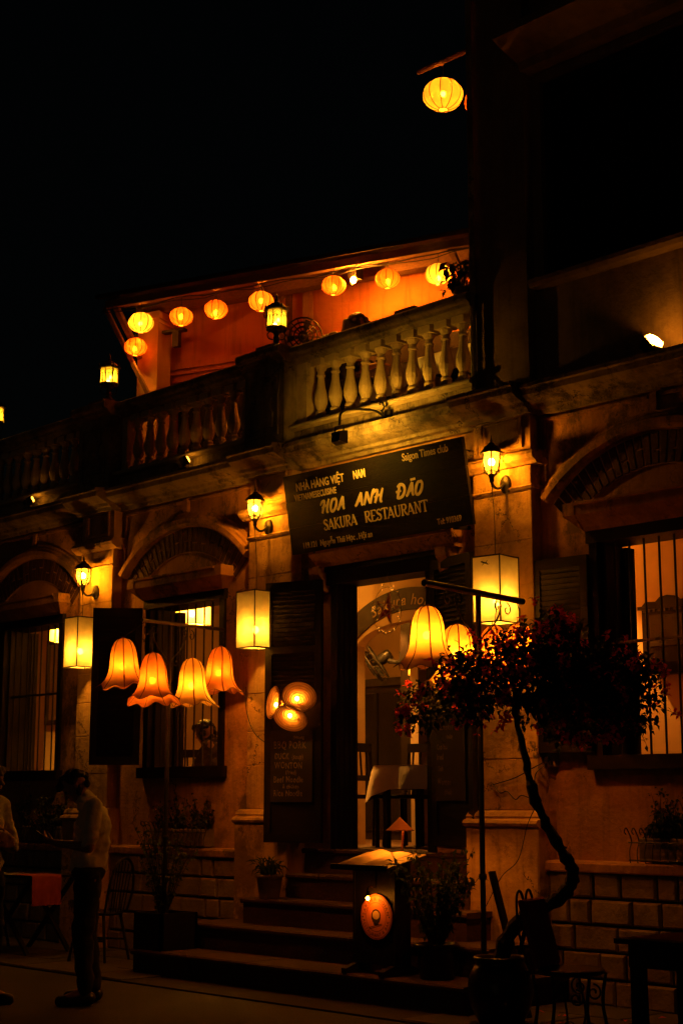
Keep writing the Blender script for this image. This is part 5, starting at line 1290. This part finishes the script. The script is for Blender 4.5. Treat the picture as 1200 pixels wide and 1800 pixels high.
def person(label, loc, rz, J, shirt, trousers, hairm, nod, long_hair=False, hands=True, vox=.0085, sleeve=.55, extra=None):
    t = thing('person', label, 'person', loc, rz); b = MB()
    hp, wa, ch, nk, hd = (V(*J[k]) for k in ('hip','waist','chest','neck','head'))
    ellip(b, hp, .115, .155, .12); capsule(b, hp, wa, .12, .115); ellip(b, ch, .115, .165, .16); capsule(b, wa, ch, .115, .12)
    capsule(b, ch+V(0,0,.08), nk, .09, .055); capsule(b, nk, hd+V(-.02,0,-.05), .052, .05); Rm = head(b, hd, nod)
    sh = MB(); ellip(sh, hp+V(0,0,.06), .128, .17, .11); capsule(sh, hp+V(0,0,.04), wa, .138, .130); capsule(sh, wa, ch, .132, .137); ellip(sh, ch, .132, .185, .17)
    capsule(sh, nk+V(-.01,0,-.03), nk+V(.0,0,.02), .075, .062)
    tr = MB(); ellip(tr, hp, .128, .168, .11)
    for i, s in enumerate((1,-1)):
        S, E, W = V(*J['sh'][i]), V(*J['el'][i]), V(*J['wr'][i])
        capsule(b, S, E, .050, .040); capsule(b, E, W, .040, .026); ellip(b, S, .062, .062, .062)
        if hands: hand(b, W, J['fd'][i], J['pn'][i], J.get('curl', .5), s)
        capsule(sh, ch+V(0,s*.11,.09), S, .085, .070); Q = S.lerp(E, min(1, sleeve*1.6)) if sleeve < .62 else E
        capsule(sh, S, Q, .070, .062)
        if sleeve >= .62: capsule(sh, E, E.lerp(W, sleeve-.4), .056, .046)
        Hq, K, A, Tt = V(*J['hp'][i]), V(*J['kn'][i]), V(*J['an'][i]), V(*J['toe'][i])
        capsule(b, Hq, K, .085, .055); capsule(b, K, A, .055, .038); capsule(b, A, Tt, .042, .034)
        capsule(tr, Hq, K, .100, .075); capsule(tr, K, A+V(0,0,.03), .075, .062)
        so_ = MB(); capsule(so_, A+V(-.03,0,-.035), Tt+V(.02,0,-.005), .048, .040); o = so_.build('shoe', BLACKPL, t, True)
    melt(b, vox, SKIN, 'body', t); melt(sh, .011, shirt, 'shirt', t, 5); melt(tr, .014, trousers, 'trousers', t, 4)
    col_ = MB(); col_.lathe([(.078,-.012),(.07,.03),(.073,.032),(.086,-.02)], tuple(nk+V(0,0,.005)), 20, caps=False); col_.build('collar', shirt, t, True)
    hr_ = MB(); r = random.Random(int(abs(loc[0])*100))
    for k in range(46):
        v = rv(r); v.z = abs(v.z)*.9+.05
        if v.x > .45 and v.z < .55: v.x *= .3
        P = Rm @ V(-.012+v.x*.088, v.y*.070, .028+v.z*.085); ellip(hr_, P, r.uniform(.02,.034), r.uniform(.02,.034), r.uniform(.016,.028))
    for k in range(16):
        a = r.uniform(.6, 2*PI-.6); P = Rm @ V(-.02+.088*math.cos(a), .074*math.sin(a), r.uniform(-.06,.04)); ellip(hr_, P, .024, .020, .034)
    for k in range(9): P = Rm @ V(.07+r.uniform(0,.03), r.uniform(-.05,.05), .075+r.uniform(-.015,.025)); capsule(hr_, P, P+(Rm.to_3x3() @ V(.02,r.uniform(-.02,.02),-.02)), .018, .008)
    if long_hair:
        for k in range(26):
            a = r.uniform(.7, 2*PI-.7); P = Rm @ V(-.03+.085*math.cos(a), .075*math.sin(a), -.02); E = P+V(-.04+r.uniform(-.03,.05), r.uniform(-.05,.05), -r.uniform(.2,.34)); capsule(hr_, P, E, .034, .016)
    melt(hr_, .007, hairm, 'hair', t, 1)
    for s in (-1,1): ellip_ = MB(); ellip(ellip_, Rm @ V(.079,s*.031,.008), .010, .013, .008); ellip_.build('eye', BLACKPL, t, True)
    if extra: extra(t)
    return t
STAND = dict(hip=(0,0,.93), waist=(-.01,0,1.06), chest=(-.02,0,1.25), neck=(.03,0,1.43), head=(.115,0,1.535),
  sh=[(-.02,.19,1.375),(-.02,-.19,1.375)], el=[(.0,.235,1.10),(.02,-.235,1.10)], wr=[(.235,.075,1.13),(.235,-.08,1.12)], fd=[(.75,-.45,.25),(.75,.45,.25)], pn=[(.0,-.5,.9),(.0,.5,.9)], curl=.55,
  hp=[(0,.095,.88),(0,-.095,.88)], kn=[(.03,.105,.48),(.0,-.115,.48)], an=[(.0,.11,.085),(-.05,-.125,.085)], toe=[(.15,.13,.04),(.10,-.15,.04)])
fl_ang = math.atan2(-.726,-.687)
person('man in a pale polo shirt looking down at a phone in his hands', (-1.785,-2.58,0), fl_ang+R_(8), STAND, SHIRT, TROUSER, HAIR, .75, sleeve=.5)
ph = thing('phone', 'dark mobile phone held by the man looking down', 'phone', (-1.785,-2.58,0), fl_ang+R_(8))
b = MB(); b.box(-.036,.036,-.075,.075,-.004,.004); PM = Matrix.Translation((.335,.0,1.178)) @ Matrix.Rotation(R_(-35),4,'Y') @ Matrix.Rotation(R_(90),4,'Z'); b.v = [tuple(PM @ Vector(p)) for p in b.v]; b.build('case', BLACKPL, ph)
FOLD = dict(STAND); FOLD.update(neck=(.0,0,1.45), head=(.035,0,1.58), sh=[(-.02,.195,1.40),(-.02,-.195,1.40)], el=[(.06,.24,1.12),(.06,-.24,1.12)], wr=[(.20,.02,1.17),(.19,-.02,1.12)], fd=[(.1,-1,.1),(.1,1,.15)], pn=[(-.9,0,0),(-.9,0,0)], curl=.35)
person('man in a rolled-sleeve white shirt with folded arms, cut by the picture edge', (-2.235,-3.185,0), math.atan2(.726,.687)-R_(25), FOLD, SHIRT, TROUSER, HAIR, .1, sleeve=.62)
SIT = dict(hip=(0,0,.52), waist=(.0,0,.66), chest=(.03,0,.86), neck=(.09,0,1.03), head=(.18,0,1.13), sh=[(.02,.17,.98),(.02,-.17,.98)], el=[(.12,.22,.76),(.12,-.22,.76)], wr=[(.33,.12,.76),(.33,-.12,.76)],
  fd=[(1,-.2,0),(1,.2,0)], pn=[(0,0,-1),(0,0,-1)], curl=.3, hp=[(.02,.09,.50),(.02,-.09,.50)], kn=[(.42,.11,.50),(.42,-.11,.50)], an=[(.42,.11,.09),(.42,-.11,.09)], toe=[(.55,.12,.04),(.55,-.12,.04)])
DRESS = mat('dark_dress', (.05,.03,.02), (.03,.018,.012), 10, .9)
person('guest with long brown hair bending forward behind the terrace balustrade', (-2.52,.62,4.78), math.atan2(.726,.687)-R_(20), SIT, DRESS, DRESS, HAIRB, .6, True, vox=.012)
person('second terrace guest, brown hair just above the handrail', (-2.88,.62,4.70), math.atan2(.726,.687)+R_(30), SIT, DRESS, DRESS, HAIRB, .5, True, vox=.012)
person('guest sitting inside the barred window behind the bell lanterns', (-4.42,.75,FZ-.04), math.atan2(-.3,-.9), SIT, DRESS, DRESS, HAIR, .35, False, vox=.012)
for i, (lab, p, rz) in enumerate((('wooden chair under the long-haired terrace guest', (-2.50,.62,4.60), 45), ('wooden chair under the second terrace guest', (-2.86,.62,4.60), 60), ('wooden chair under the guest inside the barred window', (-4.42,.75,FZ-.06), 200))):
    wood_chair(lab, p, R_(rz+90), name='guest_chair')
t_, c_ = cloth_table('terrace_table', 'terrace dining table under a pale cloth seen between the balusters', (-1.05,.75,4.60), .45, .32, .70, CLOTH); tag(c_, 'pale tablecloth on the terrace table behind the balusters', 'tablecloth')
t_, c_ = cloth_table('terrace_table', 'terrace dining table beside the seated guests', (-2.05,.95,4.60), .30, .28, .70, CLOTH); tag(c_, 'pale tablecloth on the table beside the terrace guests', 'tablecloth')
ps = thing('pedestal_fan', 'dark standing fan behind the gothic lantern on the terrace', 'fan', (-3.40,.95,4.60))
MB().lathe([(.2,0),(.2,.02),(.05,.05),(.025,.06),(.02,1.4)], n=16).build('stand', BLACKPL, ps)
def fan_at(root, c, ax, s):
    before = set(bpy.data.objects); fan_parts(root, ax)
    for ob_ in set(bpy.data.objects)-before:
        for v in ob_.data.vertices: v.co = Vector(c)+(v.co-Vector((-.36,-.02,0)))*s
fan_at(ps, (.05,-.05,1.47), Vector((.72,-.65,-.2)), .95)
rb_ = thing('rail_box', 'low dark box standing on the terrace handrail', 'box', (-1.05,.05,5.535)); MB().cbox(-.16,.16,-.06,.06,0,.055,.01).build('box_body', INDARK, rb_); MB().box(-.12,.12,-.05,.05,.055,.08).build('lid', INDARK, rb_)

# string of cables along the eave
cb = MB(); pts = []
for i in range(25):
    u = -.05+4.5*i/24; pts.append(T(u, -.03, 6.70-.035*abs(math.sin(u*3.1))+.01*math.sin(u*9)))
cb.tube(pts, .007, 5); pts = [p+Vector((0,.01,-.02-.02*math.sin(i*1.3))) for i, p in enumerate(pts)]; cb.tube(pts, .005, 5)
tag(cb.build('eave_cable', WIRE), 'sagging black lamp cable along the terrace eave', 'cable')

# ================================================================== furniture in the street
it_ = thing('street_table', 'dark street table with a red cloth at the picture edge', 'table', (3.32,-2.32,0))
MB().box(-.42,.6,-.26,.26,.715,.74).build('tabletop', DARKWOOD, it_); q = MB(); q.box(-.36,.54,-.22,-.2,.60,.714); q.box(-.36,-.34,-.2,.22,.60,.714); q.build('apron', DARKWOOD, it_)
for sx in (-.36,.5):
    for sy in (-.21,.19): MB().box(sx,sx+.07,sy,sy+.05,0,.714).build('leg', DARKWOOD, it_)
b = MB(); b.box(-.36,.602,-.20,.262,.741,.745); tag(b.build('table_runner', REDCLOTH, None, False, (3.32,-2.32,0)), 'dull red cloth on the street table at the picture edge', 'cloth')
def iron_chair(label, loc, rz, cushion):
    t = thing('iron_chair', label, 'chair', loc, rz)       # faces local +x
    MB().lathe([(.001,.43),(.19,.43),(.205,.44),(.205,.455),(.19,.462),(.001,.462)], n=24, M=Matrix.Diagonal((1,1.05,1,1))).build('seat', DARKWOOD, t)
    for sx in (-1,1):
        for sy in (-1,1):
            q = MB(); q.tube(curve([(sx*.17,sy*.16,.43),(sx*.15,sy*.15,.25),(sx*.19,sy*.18,0)],5), .011, 6); q.build('leg', IRON, t)
    q = MB()
    for sy in (-1,1):
        q.tube(scroll((.0,sy*.165,.34), .055, 1.3, PI/2, (1,0,0), 1), .006, 5); q.tube(scroll((.09,sy*.165,.31), .05, 1.3, PI/2, (1,0,0), -1), .006, 5)
        q.tube(scroll((.06,sy*.17,.10), .05, 1.3, -PI/2, (1,0,0), 1), .006, 5); q.tube(scroll((-.06,sy*.17,.10), .05, 1.3, -PI/2, (1,0,0), -1), .006, 5)
        q.tube(curve([(.0,sy*.165,.40),(.03,sy*.165,.25),(.03,sy*.17,.15),(-.02,sy*.17,.05)],4), .006, 5)
    q.build('scrollwork', IRON, t)
    for sy in (-.08,.08):
        q = MB(); q.tube(curve([(-.19,sy-.06,.43),(-.25,sy-.075,.65),(-.27,sy-.06,.84),(-.275,sy,.90),(-.27,sy+.06,.84),(-.25,sy+.075,.65),(-.19,sy+.06,.43)],5), .008, 6); q.build('back_hoop', IRON, t)
    if cushion:
        b = MB(); b.cbox(-.19,.19,-.02,.02,0,.40,.015)
        Mb = Matrix.Translation((-.13,0,.465)) @ Matrix.Rotation(R_(-14),4,'Y') @ Matrix.Rotation(R_(90),4,'Z'); b.v = [tuple(Mb @ Vector(p)) for p in b.v]; b.build('back_cushion', REDCLOTH, t)
    return t
iron_chair('wrought iron chair with a dark red back cushion beside the jar', (1.93,-1.72,0), R_(20), True)
iron_chair('wrought iron chair at the picture edge behind the street table', (3.05,-1.62,0), R_(200), False)
es = thing('folding_stand', 'folded dark timber stand leaning beside the lamp pole', 'stand', (.86,-.92,0))
q = MB(); q.beam((-.22,0,.95),(.12,-.05,.02),.045,.03); q.build('bar', DARKWOOD, es); q = MB(); q.beam((.0,.1,.62),(-.12,.0,.02),.04,.03); q.build('brace', DARKWOOD, es); q = MB(); q.beam((-.12,-.03,.45),(.1,.12,.47),.03,.02); q.build('rung', DARKWOOD, es)
xt = thing('folding_table', 'small folding table with crossed legs behind the standing men', 'table', (-5.30,-.85,0), R_(4))
MB().box(-.42,.42,-.30,.30,.715,.74).build('tabletop', DARKWOOD, xt)
for sy in (-.24,.24):
    for s in (-1,1): q = MB(); q.beam((-s*.36,sy+s*.012,.0),(s*.34,sy+s*.012,.714),.025,.045,up=(0,1,0)); q.build('leg', DARKWOOD, xt)
b = MB(); L = 12; vs = []
for i in range(L+1):
    y_ = -.30+.34*i/L
    for (x_, z_) in ((.10,.746),(.425,.746),(.435,.73),(.44+.01*math.sin(i*1.5),.60),(.445+.015*math.sin(i*1.5),.47)): vs.append((x_, y_, z_))
b.add(vs, [(i*5+k, (i+1)*5+k, (i+1)*5+k+1, i*5+k+1) for i in range(L) for k in range(4)])
tag(b.build('red_runner', REDCLOTH, None, True, (-5.30,-.85,0), (0,0,R_(4))), 'red cloth hanging over the end of the folding table', 'cloth')
def windsor(label, loc, rz):
    t = thing('hoop_back_chair', label, 'chair', loc, rz)   # faces local +x
    MB().lathe([(.001,.42),(.19,.42),(.21,.435),(.205,.45),(.001,.445)], n=20).build('seat', DARKWOOD, t)
    for sx in (-1,1):
        for sy in (-1,1): q = MB(); q.tube([(sx*.13,sy*.13,.43),(sx*.20,sy*.19,0)], [.016,.012], 7); q.build('leg', DARKWOOD, t)
    hoop = curve([(-.17,-.17,.44),(-.22,-.19,.65),(-.25,-.13,.85),(-.26,0,.92),(-.25,.13,.85),(-.22,.19,.65),(-.17,.17,.44)],5)
    q = MB(); q.tube(hoop, .012, 7); q.build('hoop', DARKWOOD, t)
    for k in range(6):
        y_ = -.11+.044*k; zt = .915-abs(y_)*.65; q = MB(); q.tube([(-.18,y_*.9,.44),(-.252,y_*1.1,zt)], .006, 5); q.build('spindle', DARKWOOD, t)
    q = MB(); q.tube([(.165,.16,.2),(-.165,.16,.2)], .009, 6); q.tube([(.165,-.16,.2),(-.165,-.16,.2)], .009, 6); q.tube([(0,-.16,.2),(0,.16,.2)], .009, 6); q.build('stretcher', DARKWOOD, t)
    return t
windsor('hoop-back wooden chair between the folding table and the planter', (-4.12,-.85,0), R_(200))
windsor('hoop-back wooden chair at the far end of the folding table', (-6.0,-.95,0), R_(10))

# socket box and loose cables by the pillar
sb = thing('socket_box', 'small power socket box with plugs on the wall under the shutter', 'socket', (.475,-.005,1.74))
MB().cbox(-.04,.04,-.045,0,-.06,.06,.008).build('box_body', PLASTICW, sb); q = MB(); q.box(-.03,.0,-.075,-.046,-.03,.01); q.box(.005,.03,-.07,-.046,-.05,-.02); q.build('plug', BLACKPL, sb)
def cable(label, pts, r=.0045): tag(MB().tube(curve(pts,6), r, 5) .build('loose_cable', WIRE), label, 'cable', 'loose cables')
cable('black cable running from the socket box across the pillar', [(.46,-.08,1.72),(.38,-.14,1.67),(.2,-.135,1.60),(-.02,-.135,1.55)])
cable('wavy black cable hanging low across the pillar face', [(-.02,-.135,1.56),(.05,-.135,1.49),(.12,-.135,1.50),(.2,-.135,1.44),(.26,-.135,1.47),(.36,-.135,1.45),(.40,-.14,1.50),(.42,-.16,1.62),(.46,-.08,1.70)])
cable('thin cable from the bougainvillea trunk down to the lamp pole', [(1.36,-1.27,1.43),(1.22,-1.22,1.28),(1.10,-1.18,1.05),(.9,-1.12,.93),(.70,-1.06,.72)], .003)
cable('cable looping from the bell lantern over the wall to the door leaf', [(-2.95,-.14,2.45),(-2.93,-.15,2.25),(-2.80,-.16,2.03),(-2.55,-.17,1.90),(-2.32,-.3,1.87)])

# ------------------------------------------------------------------ lamps inside the rooms
def pendant(loc, label, hx, hz, m=F_BOX, bm_=B_ROOM, drop=.15):
    t = thing('pendant_lantern', label, 'lantern', loc, R_(20), 'lanterns inside the rooms')
    for k in range(4):
        a = k*PI/2; ca, sa = math.cos(a), math.sin(a); q = MB()
        q.add([(x*ca+hx*sa, x*sa-hx*ca, z) for x, z in ((-hx,-hz),(hx,-hz),(hx,hz),(-hx,hz))], [(0,1,2,3)]); q.build('panel', m, t)
    q = MB()
    for sx in (-1,1):
        for sy in (-1,1): q.tube([(sx*hx,sy*hx,-hz),(sx*hx,sy*hx,hz)], .005, 5)
    for z in (-hz,hz):
        P = [(-hx,-hx,z),(hx,-hx,z),(hx,hx,z),(-hx,hx,z),(-hx,-hx,z)]
        for i in range(4): q.tube(P[i:i+2], .005, 5)
    q.tube([(0,0,hz),(0,0,hz+drop)], .004, 5); q.tube([(-hx,0,hz),(hx,0,hz)], .004, 5); q.build('frame', IRON, t)
    bulb(t, (0,0,0), .03, bm_); return t
pendant((-5.55,1.25,3.46), 'bright cream box lantern seen through the bars of the arched window', .15, .12, F_BOX, B_ROOM2)
pendant((-2.85,.68,3.32), 'unseen box lantern lighting the hall behind the chalk door leaf', .12, .14)  # out of view, added to brighten the hall
pendant((-3.30,1.78,3.42), 'unseen box lantern lighting the back room beyond the inner arch', .12, .14)  # hidden above the arch, added to light the wall behind the fan
pendant((.20,.58,3.38), 'unseen box lantern lighting the room with the wall clock', .12, .14, F_BOX, B_CLOCK)  # hidden beside the window, added to light the clock wall
pendant((-8.0,1.2,3.45), 'box lantern inside the far barred window', .12, .12, F_BOX, B_ROOM2)
pendant((-2.80,1.9,2.70), 'tiny square lamp glowing under the golden bell lantern', .045, .05, F_PARCH, B_TINY, .95)
